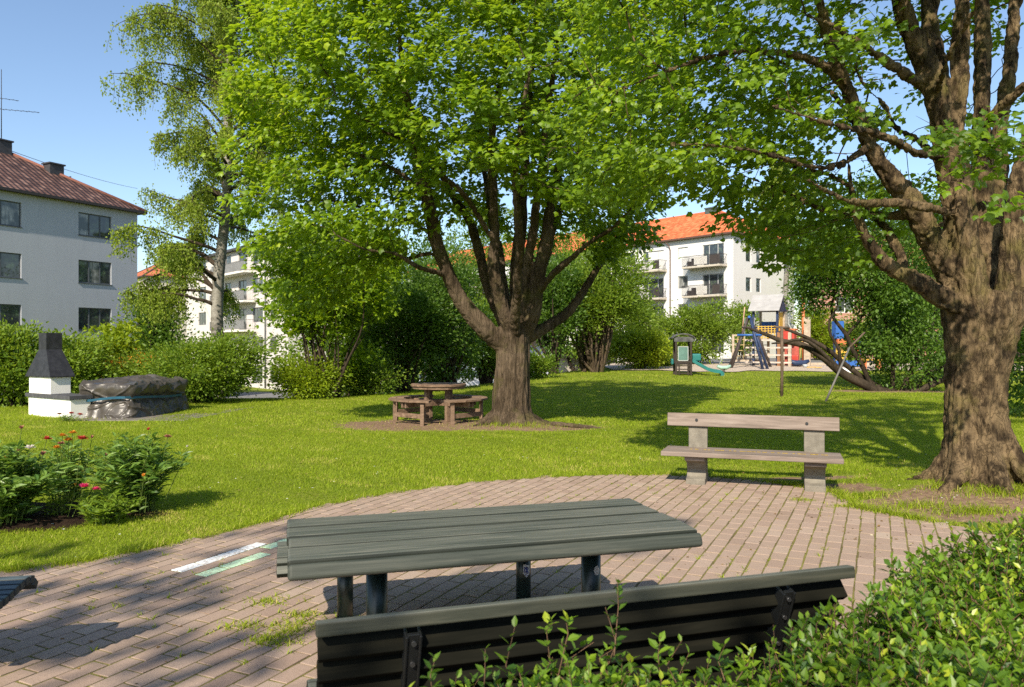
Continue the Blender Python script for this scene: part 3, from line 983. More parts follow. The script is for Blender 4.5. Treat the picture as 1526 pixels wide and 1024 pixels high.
def grill():
    # masonry barbecue: near corner (-9.16, 15.9)
    WH = m_plain('white_render', (.80, .78, .72), .85, .2, var=.05, nscale=3, bump=.25)
    NT_ = NT('black_sheet'); co = NT_.coord()
    BL = m_plain('black_hood', (.022, .022, .026), .55, .4, var=.4, nscale=10, bump=.5, bdist=.004)
    a = math.atan2(.55, -.83)  # towards the left end
    t = thing('masonry_barbecue', 'white masonry barbecue with a black metal hood and chimney in front of bushes', 'barbecue', (-9.16, 15.9, 0), a + PI)
    # local: x towards the right near corner at 0, left end at -1.85; +y away
    m = MB(); m.b2((-1.83, .04, -.2), (-.04, .46, .43)); m.build('base', WH, t, .008)
    m = MB(); m.b2((-1.90, 0, .432), (.0, .50, .512)); m.build('counter_slab', m_plain('dark_slab', (.07, .07, .075), .8, .2, var=.25, nscale=8, bump=.5), t, .006)
    m = MB()
    # firebox with an opening to the back-left side
    m.b2((-1.80, .04, .514), (-.86, .10, .88)); m.b2((-1.80, .102, .514), (-1.72, .46, .88)); m.b2((-.94, .102, .514), (-.86, .46, .88)); m.b2((-1.718, .40, .514), (-.942, .46, .88))
    m.build('firebox', WH, t, .006)
    m = MB()
    b = [(-1.88, 0), (-.80, 0), (-.80, .52), (-1.88, .52)]; tp = [(-1.50, .10), (-1.17, .10), (-1.17, .43), (-1.50, .43)]
    vs = [(x, y, .875) for x, y in b] + [(x, y, .90) for x, y in b] + [(x, y, 1.47) for x, y in tp] + [(x, y, 1.83) for x, y in tp] + [(x + (.03 if x > -1.3 else -.03) * -1, y + (.03 if y < .2 else -.03), 1.83) for x, y in tp] + [(x + (.03 if x > -1.3 else -.03) * -1, y + (.03 if y < .2 else -.03), 1.5) for x, y in tp]
    fs = [(3, 2, 1, 0)]
    for lv in range(5):
        for i in range(4):
            j = (i + 1) % 4
            fs.append((lv * 4 + i, lv * 4 + j, lv * 4 + 4 + j, lv * 4 + 4 + i))
    fs.append((20, 21, 22, 23))
    m.add(vs, fs); m.build('hood', BL, t)
    m = MB(); m.beam((-.83, .30, .91), (-1.19, .27, 1.47), .012, .02, (1, 0, 0)); m.beam((-.83, .34, .91), (-1.19, .30, 1.47), .012, .02, (1, 0, 0)); m.build('hood_seam', BL, t)

def tarp():
    # bulky garden furniture wrapped in a wrinkled tarpaulin
    NTt = NT('tarpaulin'); co = NTt.coord()
    n = NTt.noise(co, 3, 5)
    col = NTt.ramp(n, [(.3, (.040, .034, .028)), (.7, (.085, .075, .062))])
    MT = NTt.done(NTt.bsdf(col, .36, .45, NTt.bump(NTt.noise(co, 4, 3, .5, 1.5), .5, .04)))
    u = Vector((.12, .99, 0)).normalized(); rz = math.atan2(u.y, u.x)
    t = thing('covered_stack', 'bulky stack wrapped in a shiny brown grey tarpaulin beside the white barbecue', 'covered furniture', (-7.93, 16.1, 0), rz)
    # local x runs 2.15 away from camera, local y to the left 1.35
    LX, LY, HZ = 2.15, 1.38, .80
    bm = bmesh.new()
    bmesh.ops.create_cube(bm, size=1)
    bmesh.ops.subdivide_edges(bm, edges=bm.edges, cuts=70, use_grid_fill=True)
    RR = .17
    def ridge(v, k):
        return max(0.0, 1 - abs(mnoise.noise(v)) * k)
    for v in bm.verts:
        p = v.co.copy() + Vector((.5, .5, .5))
        q = Vector((p.x * LX, p.y * LY, p.z * (HZ + .25) - .25))
        # rounded upper edges and corners
        c = Vector((min(max(q.x, RR), LX - RR), min(max(q.y, RR), LY - RR), min(q.z, HZ - RR)))
        dv = q - c
        if dv.length > 1e-6:
            m_ = max(abs(dv.x), abs(dv.y), abs(dv.z)); dn = dv.normalized(); q = c + dn * (m_ if m_ > 0 else 0)
        else:
            dn = Vector((0, 0, 1))
        zz = q.z / HZ
        ang = math.atan2(q.y - LY / 2, q.x - LX / 2)
        side = 1 - abs(dn.z)
        disp = mnoise.noise(q * .9 + Vector((3, 1, 0))) * .10
        waist = math.exp(-((zz - .52) / .13) ** 2)
        disp -= .085 * waist * side
        pleat = math.sin(ang * 26 + 3.0 * mnoise.noise(Vector((q.x * 2, q.y * 2, q.z * 1.5))))
        disp += .016 * pleat * side * (math.exp(-((zz - .52) / .28) ** 2) + .5 * math.exp(-(zz / .22) ** 2))
        disp += .050 * ridge(Vector((q.x * 1.3 + q.z * .9, q.y * 1.3 - q.z * 1.1, q.z * .8)) * 1.25, 4.5) ** 2
        disp += .038 * ridge(Vector((q.x * 2.6 - q.z * 2.2, q.y * 2.6 + q.z * 1.6, q.z * 1.4 + 5)) * 1.3, 5) ** 2
        disp += .20 * max(0, .28 - zz) * side
        q = q + dn * disp
        if dn.z > .6: q.z -= .045 * (1 + math.sin(q.x * 3.1 + 1) * math.sin(q.y * 3.6)) * .6
        q.z = max(q.z, .01)
        v.co = q
    me = bpy.data.meshes.new('tarpaulin'); bm.to_mesh(me); bm.free()
    me.polygons.foreach_set('use_smooth', [True] * len(me.polygons))
    me.materials.append(MT)
    o = bpy.data.objects.new('tarpaulin', me); link(o, t)
    # blue strap round the waist
    m = MB(); pts = []
    K = 60
    for k in range(K + 1):
        a = 2 * PI * k / K
        c, s = math.cos(a), math.sin(a)
        k_ = 1 / max(abs(c), abs(s)); e = min(k_, 1.22)
        x = LX / 2 + LX / 2 * 1.0 * c * e; y = LY / 2 + LY / 2 * 1.0 * s * e
        x = min(max(x, -.035), LX + .035); y = min(max(y, -.04), LY + .04)
        pts.append((x, y, .44 + .05 * math.sin(a * 2 + .5) + .03 * c))
    for i in range(K):
        a_, b_ = pts[i], pts[i + 1]
        m.beam(a_, b_, .012, .05, (0, 0, 1))
    m.build('strap', m_plain('blue_strap', (.015, .075, .12), .5), t)

def utility():
    STICK = m_plain('old_post_wood', (.12, .085, .06), .85, .2, var=.3, nscale=10, bump=.5)
    d = 22.9; x, y, _ = P(1165, 592, d)
    z = gz(x, y)
    t = thing('prop_post', 'thin upright wooden post with a short crossbar under a leaning branch on the lawn', 'post', (x, y, z))
    m = MB(); m.tube([(0, 0, -.1), (.01, 0, 1.0), (.0, 0, 2.05)], [.05, .047, .045], 8); m.build('pole', STICK, t)
    m = MB(); m.tube([(-.22, 0, 2.07), (.24, .02, 2.05)], [.035, .035], 6); m.build('crossbar', STICK, t)
    a = P(1229, 600, 20.6); b = P(1266, 518, 21.3)
    z = gz(a[0], a[1])
    t = thing('leaning_pole', 'grey pole leaning against the low branch of the dark shrub', 'pole', (a[0], a[1], z))
    m = MB(); m.tube([(0, 0, -.05), (b[0] - a[0], b[1] - a[1], b[2] - z)], [.03, .026], 8); m.build('shaft', m_plain('grey_pole', (.14, .13, .115), .7), t)
    m = MB(); m.tube([(b[0] - a[0], b[1] - a[1], b[2] - z), (b[0] - a[0] + .42, b[1] - a[1], b[2] - z + .42)], [.03, .026], 6); m.build('fork', STICK, t)
# ------------------------------------------------------------------ buildings
def m_render(name, c, var=.05):
    t = NT(name); co = t.coord()
    n = t.noise(co, .7, 6, .6); n2 = t.noise(co, 40, 3)
    st = t.noise(t.coord(scale=(2.2, 2.2, .22)), 1, 5, .65)
    a = tuple(x * (1 - var) for x in c)
    col = t.ramp(n, [(.3, a), (.65, c)])
    col = t.mix(t.ramp(st, [(.5, (0, 0, 0)), (.8, (.4, .4, .4))]), col, tuple(x * .8 for x in c))
    return t.done(t.bsdf(col, .9, .15, t.bump(n2, .3, .004)))

def m_tiles(name, c0, c1, c2, ax=0, col_w=.30, row_h=.20, dist=.05):
    """clay tiles: rolls across, courses up the slope (object space)"""
    t = NT(name)
    tc = t.node('ShaderNodeTexCoord'); sp = t.node('ShaderNodeSeparateXYZ')
    t.t.links.new(tc.outputs['Object'], sp.inputs[0])
    x = sp.outputs[ax]; z = sp.outputs[2]
    rows = t.math('FRACT', t.math('DIVIDE', z, row_h))
    roll = t.math('SINE', t.math('MULTIPLY', x, 2 * PI / col_w))
    h = t.math('ADD', t.math('MULTIPLY', roll, .6), t.math('MULTIPLY', t.math('SUBTRACT', 1.0, rows), 1.6))
    cell = t.node('ShaderNodeCombineXYZ')
    t.set(cell, 0, t.math('FLOOR', t.math('DIVIDE', x, col_w))); t.set(cell, 1, t.math('FLOOR', t.math('DIVIDE', z, row_h)))
    wn = t.node('ShaderNodeTexWhiteNoise', noise_dimensions='3D'); t.t.links.new(cell.outputs[0], wn.inputs[0])
    big = t.noise(tc.outputs['Object'], .8, 5, .6)
    f = t.math('ADD', t.math('MULTIPLY', wn.outputs[0], .65), t.math('MULTIPLY', big, .45))
    col = t.ramp(f, [(.2, c0), (.55, c1), (.9, c2)])
    lap_shade = t.ramp(rows, [(.72, (1, 1, 1)), (.95, (.22, .18, .17))])
    col = t.mix(.8, col, lap_shade, 'MULTIPLY')  # darkens each course below the next lap, shade put into the tile colour
    return t.done(t.bsdf(col, .75, .25, t.bump(h, 1.0, dist)))

def m_glass(name, c=(.02, .025, .03)):
    t = NT(name); co = t.coord()
    n = t.noise(co, 1.2, 3)
    return t.done(t.bsdf(t.ramp(t.noise(co, 2.6, 6, .7), [(.4, c), (.52, tuple(x * 1.6 for x in c)), (.62, (.07, .10, .06)), (.75, (.16, .20, .20))]), .03, .9, t.bump(t.noise(co, .8, 2), .04, .05)))  # noise blotches put green and pale reflections into the pane colour

GLASS = m_glass('window_glass', (.022, .026, .030))
def m_curtain():
    t = NT('curtained_glass')
    co = t.coord(scale=(9, 9, .5)); n = t.noise(co, 1.2, 4, .6); n2 = t.noise(t.coord(), 1.1, 3)
    col = t.ramp(n, [(.35, (.10, .105, .10)), (.6, (.34, .34, .32))])
    return t.done(t.bsdf(t.mix(t.ramp(n2, [(.4, (0, 0, 0)), (.55, (1, 1, 1))]), col, (.03, .04, .04)), .1, .8))
CURTAIN = m_curtain()
BLIND = m_plain('closed_blind', (.66, .66, .63), .5, .3, var=.06, nscale=3)

def facade(m, o, u, inw, L, z0, z1, ops, depth=.14, mi=0, rv=0):
    """wall with real openings. o: start (x,y), u: direction, inw: inward normal"""
    ts = sorted({0.0, L} | {q for a in ops for q in a[:2]})
    zs = sorted({z0, z1} | {q for a in ops for q in a[2:4]})
    def pt(t, z, d=0.0):
        return (o[0] + u[0] * t + inw[0] * d, o[1] + u[1] * t + inw[1] * d, z)
    for i in range(len(ts) - 1):
        for j in range(len(zs) - 1):
            tc, zc = (ts[i] + ts[i + 1]) / 2, (zs[j] + zs[j + 1]) / 2
            if any(a[0] < tc < a[1] and a[2] < zc < a[3] for a in ops): continue
            m.add([pt(ts[i], zs[j]), pt(ts[i + 1], zs[j]), pt(ts[i + 1], zs[j + 1]), pt(ts[i], zs[j + 1])], [(0, 1, 2, 3)], mi)
    for a in ops:
        t0, t1, a0, a1 = a[:4]
        for (p, q) in (((t0, a0), (t1, a0)), ((t1, a0), (t1, a1)), ((t1, a1), (t0, a1)), ((t0, a1), (t0, a0))):
            m.add([pt(*p), pt(*q), pt(q[0], q[1], depth), pt(p[0], p[1], depth)], [(0, 1, 2, 3)], rv)

def window(parent, o, u, inw, t0, t1, z0, z1, panes, frame, glass, depth=.09, fw=.07, sill=None):
    """frame with mullions, glass panes as sub-part; local building space"""
    ang = math.atan2(u[1], u[0])
    M = Matrix.Rotation(ang, 3, 'Z')
    sgn = 1 if (M @ Vector((0, 1, 0))).dot(Vector((inw[0], inw[1], 0))) > 0 else -1
    f = MB()
    W, Hh = t1 - t0, z1 - z0
    def bx(mb, x0, x1, y0, y1, za, zb, mi=0):
        c = M @ Vector(((x0 + x1) / 2, sgn * (y0 + y1) / 2, 0))
        mb.box((c.x, c.y, (za + zb) / 2), (x1 - x0, y1 - y0, zb - za), M, mi)
    g = .004
    bx(f, g, W - g, depth, depth + .05, z0 + g, z0 + fw); bx(f, g, W - g, depth, depth + .05, z1 - fw, z1 - g)
    bx(f, g, fw, depth, depth + .05, z0 + fw, z1 - fw); bx(f, W - fw, W - g, depth, depth + .05, z0 + fw, z1 - fw)
    n = len(panes)
    xs = [0]
    for p in panes: xs.append(xs[-1] + p)
    xs = [x / xs[-1] * W for x in xs]
    for x in xs[1:-1]:
        bx(f, x - .04, x + .04, depth - .004, depth + .05, z0 + fw, z1 - fw)
    if sill:
        bx(f, -.05, W + .05, -.06, depth, z0 - .035, z0 - .003)
    ox, oy = o[0] + u[0] * t0, o[1] + u[1] * t0
    fo = f.build('window', frame, parent, loc=(ox, oy, 0))
    for i in range(n):
        p = MB()
        bx(p, xs[i] + .012, xs[i + 1] - .012, depth + .022, depth + .030, z0 + .012, z1 - .012)
        gl = glass[i % len(glass)] if isinstance(glass, (list, tuple)) else glass
        p.build('pane', gl, fo)
    return fo

def hip_roof(name, parent, L, W, z, ov, rise, mats, fascia, th=.12, hip=None):
    """local box 0..L x 0..W; mats: (slope along x, hip ends)"""
    hip = hip if hip is not None else W / 2
    x0, x1, y0, y1 = -ov, L + ov, -ov, W + ov
    r0, r1 = -ov + (hip + ov), L + ov - (hip + ov)
    zr = z + rise
    m = MB()
    e = [(x0, y0, z), (x1, y0, z), (x1, y1, z), (x0, y1, z)]
    ra = (r0, W / 2, zr); rb = (r1, W / 2, zr)
    m.add([e[0], e[1], rb, ra], [(0, 1, 2, 3)], 0)
    m.add([e[2], e[3], ra, rb], [(0, 1, 2, 3)], 0)
    m.add([e[3], e[0], ra], [(0, 1, 2)], 1)
    m.add([e[1], e[2], rb], [(0, 1, 2)], 1)
    m.add([(x, y, z - th) for x, y, _ in e][::-1], [(0, 1, 2, 3)], 2)
    ro = m.build(name, [mats[0], mats[1], fascia], parent)
    m = MB()
    gt = .07
    for a, b in ((e[0], e[1]), (e[1], e[2]), (e[2], e[3]), (e[3], e[0])):
        m.beam((a[0], a[1], z - th / 2), (b[0], b[1], z - th / 2), .10, th + .05)
    m.build('gutter', fascia, ro)
    m = MB()
    for a, b in ((e[0], ra), (e[3], ra), (e[1], rb), (e[2], rb), (ra, rb)):
        m.tube([a, b], [.12, .12], 8)
    m.build('ridge', mats[2], ro)
    return ro

def balcony(parent, o, u, inw, t0, t1, z, dep, mats, solid=False, hgt=1.0, clutter=True, seed=0):
    slabm, railm, panelm = mats[:3]
    ang = math.atan2(u[1], u[0]); M = Matrix.Rotation(ang, 3, 'Z')
    sgn = -1 if (M @ Vector((0, 1, 0))).dot(Vector((inw[0], inw[1], 0))) > 0 else 1
    W = t1 - t0
    def T(x, y, zz):
        c = M @ Vector((x, sgn * y, 0)); return (c.x, c.y, zz)
    def bx(mb, x0, x1, y0, y1, za, zb):
        c = T((x0 + x1) / 2, (y0 + y1) / 2, (za + zb) / 2)
        mb.box(c, (x1 - x0, y1 - y0, zb - za), M)
    loc = (o[0] + u[0] * t0, o[1] + u[1] * t0, 0)
    m = MB(); bx(m, 0, W, .005, dep, z - .18, z)
    b = m.build('balcony', slabm, parent, loc=loc)
    m = MB()
    for zz in (z + hgt, z + .08):
        bx(m, 0, W, dep - .04, dep, zz - .02, zz + .02)
        bx(m, 0, .04, .01, dep - .042, zz - .02, zz + .02); bx(m, W - .04, W, .01, dep - .042, zz - .02, zz + .02)
    k = max(6, int(W / (.30 if solid else .13)))
    for i in range(k + 1):
        x = .02 + (W - .04) * i / k
        bx(m, x - .011, x + .011, dep - .035, dep - .008, z + .085, z + hgt)
    for i in range(1, 7):
        y = dep * i / 7
        bx(m, .012, .030, y - .01, y + .01, z + .085, z + hgt); bx(m, W - .03, W - .012, y - .01, y + .01, z + .085, z + hgt)
    m.build('railing', railm, b)
    if solid:
        m = MB(); bx(m, .03, W - .03, dep - .06, dep - .05, z + .12, z + hgt - .04); m.build('privacy_panel', panelm, b)
    elif clutter:
        r = random.Random(seed)
        m = MB()
        bx(m, .05, W * r.uniform(.15, .3), dep - .09, dep - .06, z + .1, z + hgt - .05); m.build('railing_screen', mats[3], b)
        m = MB(); bx(m, W * .34, W * r.uniform(.6, .7), dep - .10, dep - .07, z + .12, z + hgt - .12); m.build('railing_cloth', panelm, b)
        m = MB(); bx(m, W * .72, W * .80, .5, .9, z, z + .8); bx(m, W * .86, W * .93, .4, .8, z, z + .55); m.build('chair', mats[3], b)
    return b

def dapple_windows():
    pass

def left_building():
    wall = m_render('pale_blue_render', (.37, .385, .42))
    frame = m_plain('grey_window_frame', (.075, .085, .095), .5)
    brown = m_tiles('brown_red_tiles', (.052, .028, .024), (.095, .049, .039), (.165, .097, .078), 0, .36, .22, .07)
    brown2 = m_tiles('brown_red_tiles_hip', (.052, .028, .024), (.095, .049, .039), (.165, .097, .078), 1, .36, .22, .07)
    ridgem = m_plain('brown_ridge', (.20, .08, .055), .8)
    dark = m_plain('dark_gutter', (.035, .03, .03), .6)
    # local x runs from the far right corner towards the camera; y points inward
    c = (-25.6, 52.5); u = Vector((-.461, -.887, 0)).normalized()
    rz = math.atan2(u.y, u.x)
    L, W = 24, 11.0
    zb = gz(*c) - 1.5
    t = thing('apartment_house', 'pale grey blue apartment house with dark red brown tiled hip roof at the left edge', 'apartment building', (c[0], c[1], 0), rz)
    # inward: away from camera -> local -y or +y ?
    inw = (0, -1) if (Matrix.Rotation(rz, 3, 'Z') @ Vector((0, 1, 0))).dot(Vector((.887, -.461, 0))) > 0 else (0, 1)
    s = inw[1]
    ops = []
    for k in range(4):
        top = 9.96 - 3.03 * k
        for (a, b, pn) in ((1.92, 4.18, 3), (7.71, 9.98, 3), (13.2, 15.4, 3), (18.5, 20.7, 3)):
            ops.append((a, b, top - 1.46, top, pn))
    m = MB()
    zt = 10.5
    facade(m, (0, 0), (1, 0), (0, s), L, zb, zt, ops)
    facade(m, (0, 0), (0, s), (1, 0), W, zb, zt, [(2, 3.4, 2.5 + 3 * k, 3.9 + 3 * k) for k in range(-1, 3)])
    facade(m, (0, W * s), (1, 0), (0, -s), L, zb, zt, [])
    facade(m, (L, 0), (0, s), (-1, 0), W, zb, zt, [])
    m.add([(0, 0, zt), (L, 0, zt), (L, W * s, zt), (0, W * s, zt)], [(0, 1, 2, 3)])
    m.build('wall', wall, t)
    for k, (a, b, z0, z1, pn) in enumerate(ops):
        gl = [[GLASS, GLASS, CURTAIN], [GLASS, CURTAIN], [GLASS, GLASS], [CURTAIN, GLASS]][(k * 3 + k // 4) % 4]
        window(t, (0, 0), (1, 0), (0, s), a, b, z0, z1, (1, 1, 1) if k % 4 == 0 else (1, 1), frame, gl, sill=True)
    for k in range(-1, 3): window(t, (0, 0), (0, s), (1, 0), 2, 3.4, 2.5 + 3 * k, 3.9 + 3 * k, (1, 1), frame, GLASS)
    ov = .42
    # roof in its own frame so that the eaves run along local x
    if s > 0:
        roof = hip_roof('roof', t, L, W, zt + .12, ov, 3.5, (brown, brown2, ridgem), dark)
    else:
        roof = hip_roof('roof', t, L, W, zt + .12, ov, 3.5, (brown, brown2, ridgem), dark)
        roof.location = (0, -W, 0)
    def rloc(x, y, z):       # y measured inward
        return (x, (y if s > 0 else W - y), z)
    dk = m_plain('chimney_sheet', (.045, .045, .05), .6, var=.3)
    # chimneys stand on the roof
    for (x, y, w, dpt, h, zc) in ((3.55, 3.6, .95, .75, .95, 12.95), (5.75, 5.5, .8, .8, 1.2, 14.1)):
        m = MB(); cx, cy, cz = rloc(x, y, zc)
        m.box((cx, cy, cz), (w, dpt, h)); m.box((cx, cy, cz + h / 2 + .05), (w + .16, dpt + .16, .10))
        m.box((cx, cy, cz - h / 2 + .1), (w + .3, dpt + .3, .06))
        m.build('chimney', dk, roof, .01)
    m = MB(); cx, cy, cz = rloc(2.6, 3.3, 12.4); m.cyl((cx, cy, cz - .4), (cx, cy, cz + .45), .06, 8); m.build('vent_pipe', dk, roof)
    # antenna
    cx, cy, cz = rloc(5.8, 5.5, 14.8)
    m = MB()
    m.tube([(cx, cy, cz), (cx, cy, cz + 4.6)], [.03, .018], 6)
    Minv = Matrix.Rotation(-rz, 3, 'Z')
    def hb(z, x0, x1, dz, n):
        a = Minv @ Vector((x0, 0, 0)); b = Minv @ Vector((x1, .6, 0))
        A = (cx + a.x, cy + a.y, cz + z + dz * -.5); B = (cx + b.x, cy + b.y, cz + z + dz * -1.0 - .05)
        m.tube([A, B], [.016, .016], 5)
        for k in range(n):
            q = (k + .5) / n; c_ = Vector(A).lerp(Vector(B), q)
            v = Minv @ Vector((.12, .95, 0)) * .22
            m.tube([c_ - v, c_ + v], [.009, .009], 4)
    hb(2.15, -.9, 2.1, .12, 9); hb(3.0, -1.3, .75, .2, 5)
    m.build('aerial', dark, roof)
    # overhead wire to the right
    a = P(14, 224, 50.3); b = P(205, 281, 92)
    m = MB(); pts = []
    for k in range(11):
        q = k / 10; p = Vector(a).lerp(Vector(b), q); p.z -= .5 * 4 * q * (1 - q) * .5; pts.append(p)
    m.tube([p - Vector(a) for p in pts], [.02] * 11, 5)
    o = m.build('overhead_wire', dark, None, loc=a)
    tag(o, 'thin dark wire running from the tiled roof across the sky', 'cable')

def block(name, label, corner, u, v, L, W, zb, zt, rise, fops, gops, roofm, wallm, framem, gablem=None, glassf=None, ov=.45, hip=None):
    """corner nearest the camera; front face along u, gable along v"""
    rz = math.atan2(v[1], v[0])
    t = thing(name, label, 'apartment building', (corner[0], corner[1], 0), rz)
    # local x along v (gable), local y along u (front face runs away)
    m = MB()
    facade(m, (0, 0), (0, 1), (1, 0), L, zb, zt, [a[:4] for a in fops])
    facade(m, (0, 0), (1, 0), (0, 1), W, zb, zt, [a[:4] for a in gops])
    facade(m, (W, 0), (0, 1), (-1, 0), L, zb, zt, [])
    facade(m, (0, L), (1, 0), (0, -1), W, zb, zt, [])
    m.add([(0, 0, zt), (W, 0, zt), (W, L, zt), (0, L, zt)], [(0, 1, 2, 3)])
    m.build('wall', wallm, t)
    for i, a in enumerate(fops):
        window(t, (0, 0), (0, 1), (1, 0), a[0], a[1], a[2], a[3], a[4], framem, a[5], fw=.08)
    for i, a in enumerate(gops):
        window(t, (0, 0), (1, 0), (0, 1), a[0], a[1], a[2], a[3], a[4], framem, a[5], fw=.08)
    r = hip_roof('roof', t, L, W, zt + .12, ov, rise, roofm[:3], roofm[3], hip=hip)
    # roof's x (length) must run along local y: rotate 90 degrees and shift
    r.rotation_euler = (0, 0, PI / 2); r.location = (W, 0, 0)
    return t, r

def right_building():
    wall = m_render('white_render_right', (.66, .65, .63), .03)
    frame = m_plain('light_frame', (.42, .42, .41), .5)
    O0, O1, O2 = (.50, .105, .035), (.66, .16, .055), (.78, .25, .10)
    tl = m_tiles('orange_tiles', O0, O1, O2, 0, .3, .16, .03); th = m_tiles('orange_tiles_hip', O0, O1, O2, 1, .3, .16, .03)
    rg = m_plain('orange_ridge', (.50, .13, .06), .8); fa = m_plain('brown_fascia', (.10, .055, .04), .7)
    u = (-.643, .766); v = (.766, .643)
    fops = []
    floors = [9.2, 6.3, 3.45, .6]
    gl = [GLASS, BLIND, CURTAIN]
    for fi, f in enumerate(floors):
        for mod in range(4):
            b = mod * 15.0
            q = [GLASS, GLASS, GLASS]
            fops += [(b + 1.05, b + 3.5, f + (.05 if 1 else .8), f + 2.12, (1, 1.4, 1), q),
                     (b + 5.3, b + 6.55, f + .85, f + 2.15, (1,), [BLIND if fi == 0 and mod == 0 else (CURTAIN if (fi + mod) % 2 else GLASS)]),
                     (b + 8.35, b + 11.1, f + .05, f + 2.12, (1, 1.6, .8), [BLIND, BLIND, GLASS] if fi == 0 else q)]
            if mod < 3: fops.append((b + 12.4, b + 13.6, f + .85, f + 2.15, (1,), [GLASS]))
    gops = []
    for f in floors:
        gops += [(2.1, 3.05, f + .35, f + 1.75, (1,), [GLASS]), (3.9, 4.75, f + .35, f + 1.75, (1,), [CURTAIN if f > 8 else GLASS])]
    t, r = block('apartment_block', 'white apartment block with bright orange tiled hip roof and balconies behind the playground', (21.12, 73.35), u, v, 58, 11, -1.5, 12.1, 3.4, fops, gops, (tl, th, rg, fa), wall, frame)
    slab = m_plain('balcony_slab', (.45, .40, .33), .8); rail = m_plain('dark_railing', (.05, .045, .045), .5)
    pan = m_plain('pale_cloth', (.66, .64, .60), .8); scr = m_plain('dark_screen', (.055, .045, .042), .8)
    for fi, f in enumerate(floors[:3]):
        for mod in range(4):
            b = mod * 15
            for (a, c) in ((.65, 5.1), (7.95, 12.3)):
                balcony(t, (0, 0), (0, 1), (1, 0), b + a, b + c, f, 1.25, (slab, rail, pan, scr), seed=fi * 7 + mod * 3 + int(a))
    for y in (7.45, 22.4, 37.4):
        m = MB(); m.tube([(-.10, y, 0), (-.10, y, 11.2), (-.18, y + .1, 11.6), (-.4, y + .3, 11.95)], [.055] * 4, 8); m.build('drainpipe', fa, t)
    m = MB(); m.cyl((-.02, 6.0, 5.15), (-.12, 6.0, 5.15), .22, 12); m.build('wall_lamp', rail, t)
    m = MB(); m.box((6.2, 5.5, 15.5), (1.3, 1.0, .8)); m.box((6.2, 5.5, 15.95), (1.45, 1.15, .12))
    ch = m.build('chimney', m_plain('green_sheet', (.06, .085, .08), .6), r)
    # chimney coordinates are in roof space (x along the ridge)

def centre_building():
    wall = m_render('white_render_centre', (.60, .56, .53), .04)
    frame = m_plain('grey_frame_centre', (.16, .16, .16), .5)
    dk = m_plain('slate_roof', (.055, .055, .06), .7, var=.3, nscale=2)
    u = (-.643, .766); v = (.766, .643)
    floors = [8.75, 5.85, 2.95, .05, -2.85]
    fops = []
    for i, f in enumerate(floors):
        z0, z1 = f + .75, f + 2.2
        if i < 4:
            fops += [(2.6, 4.2, z0, z1, (1, 1), [GLASS]), (5.8, 8.4, z0, z1, (1, 1, 1), [GLASS, CURTAIN, GLASS]), (10, 12.2, (f + .05 if i < 3 else z0), z1, (1, 1), [CURTAIN, GLASS]),
                     (14.3, 16.1, z0, z1, (1, 1), [GLASS, CURTAIN]), (18.3, 19.5, f + .05, z1, (1,), [CURTAIN]), (22.1, 24.7, z0, z1, (1, 1, 1), [GLASS, CURTAIN, GLASS])]
        else:
            fops += [(2.6, 4.2, z0, z1, (1, 1), [CURTAIN, GLASS]), (5.9, 8.4, z0 - .1, z1 + .1, (1, 1.4, 1), [GLASS, CURTAIN, GLASS]), (14.3, 16.1, z0, z1, (1, 1), [GLASS]), (22.1, 24.7, z0, z1, (1, 1), [GLASS])]
    gops = [(3.0, 4.4, f + .8, f + 2.1, (1, 1), [GLASS]) for f in floors]
    t, r = block('apartment_block', 'white apartment block with dark flat looking roof behind the birch trunk', (-20.4, 70), u, v, 29, 12, -3.4, 11.2, 2.2, fops, gops, (dk, dk, dk, dk), wall, frame)
    slab = m_plain('white_slab', (.70, .67, .62), .8); rail = m_plain('grey_railing', (.16, .16, .16), .5); pan = m_plain('grey_panel', (.27, .27, .27), .7)
    for f in floors[:4]:
        if f < 1: continue
        balcony(t, (0, 0), (0, 1), (1, 0), 7.4, 16.6, f, 1.3, (slab, rail, pan, pan), solid=True)
        balcony(t, (0, 0), (0, 1), (1, 0), 17.9, 19.9, f, .35, (slab, rail, pan, pan), clutter=False)
    m = MB(); m.cyl((-.12, 5.0, -2.7), (-.12, 5.0, 11), .07, 8); m.build('drainpipe', rail, t)

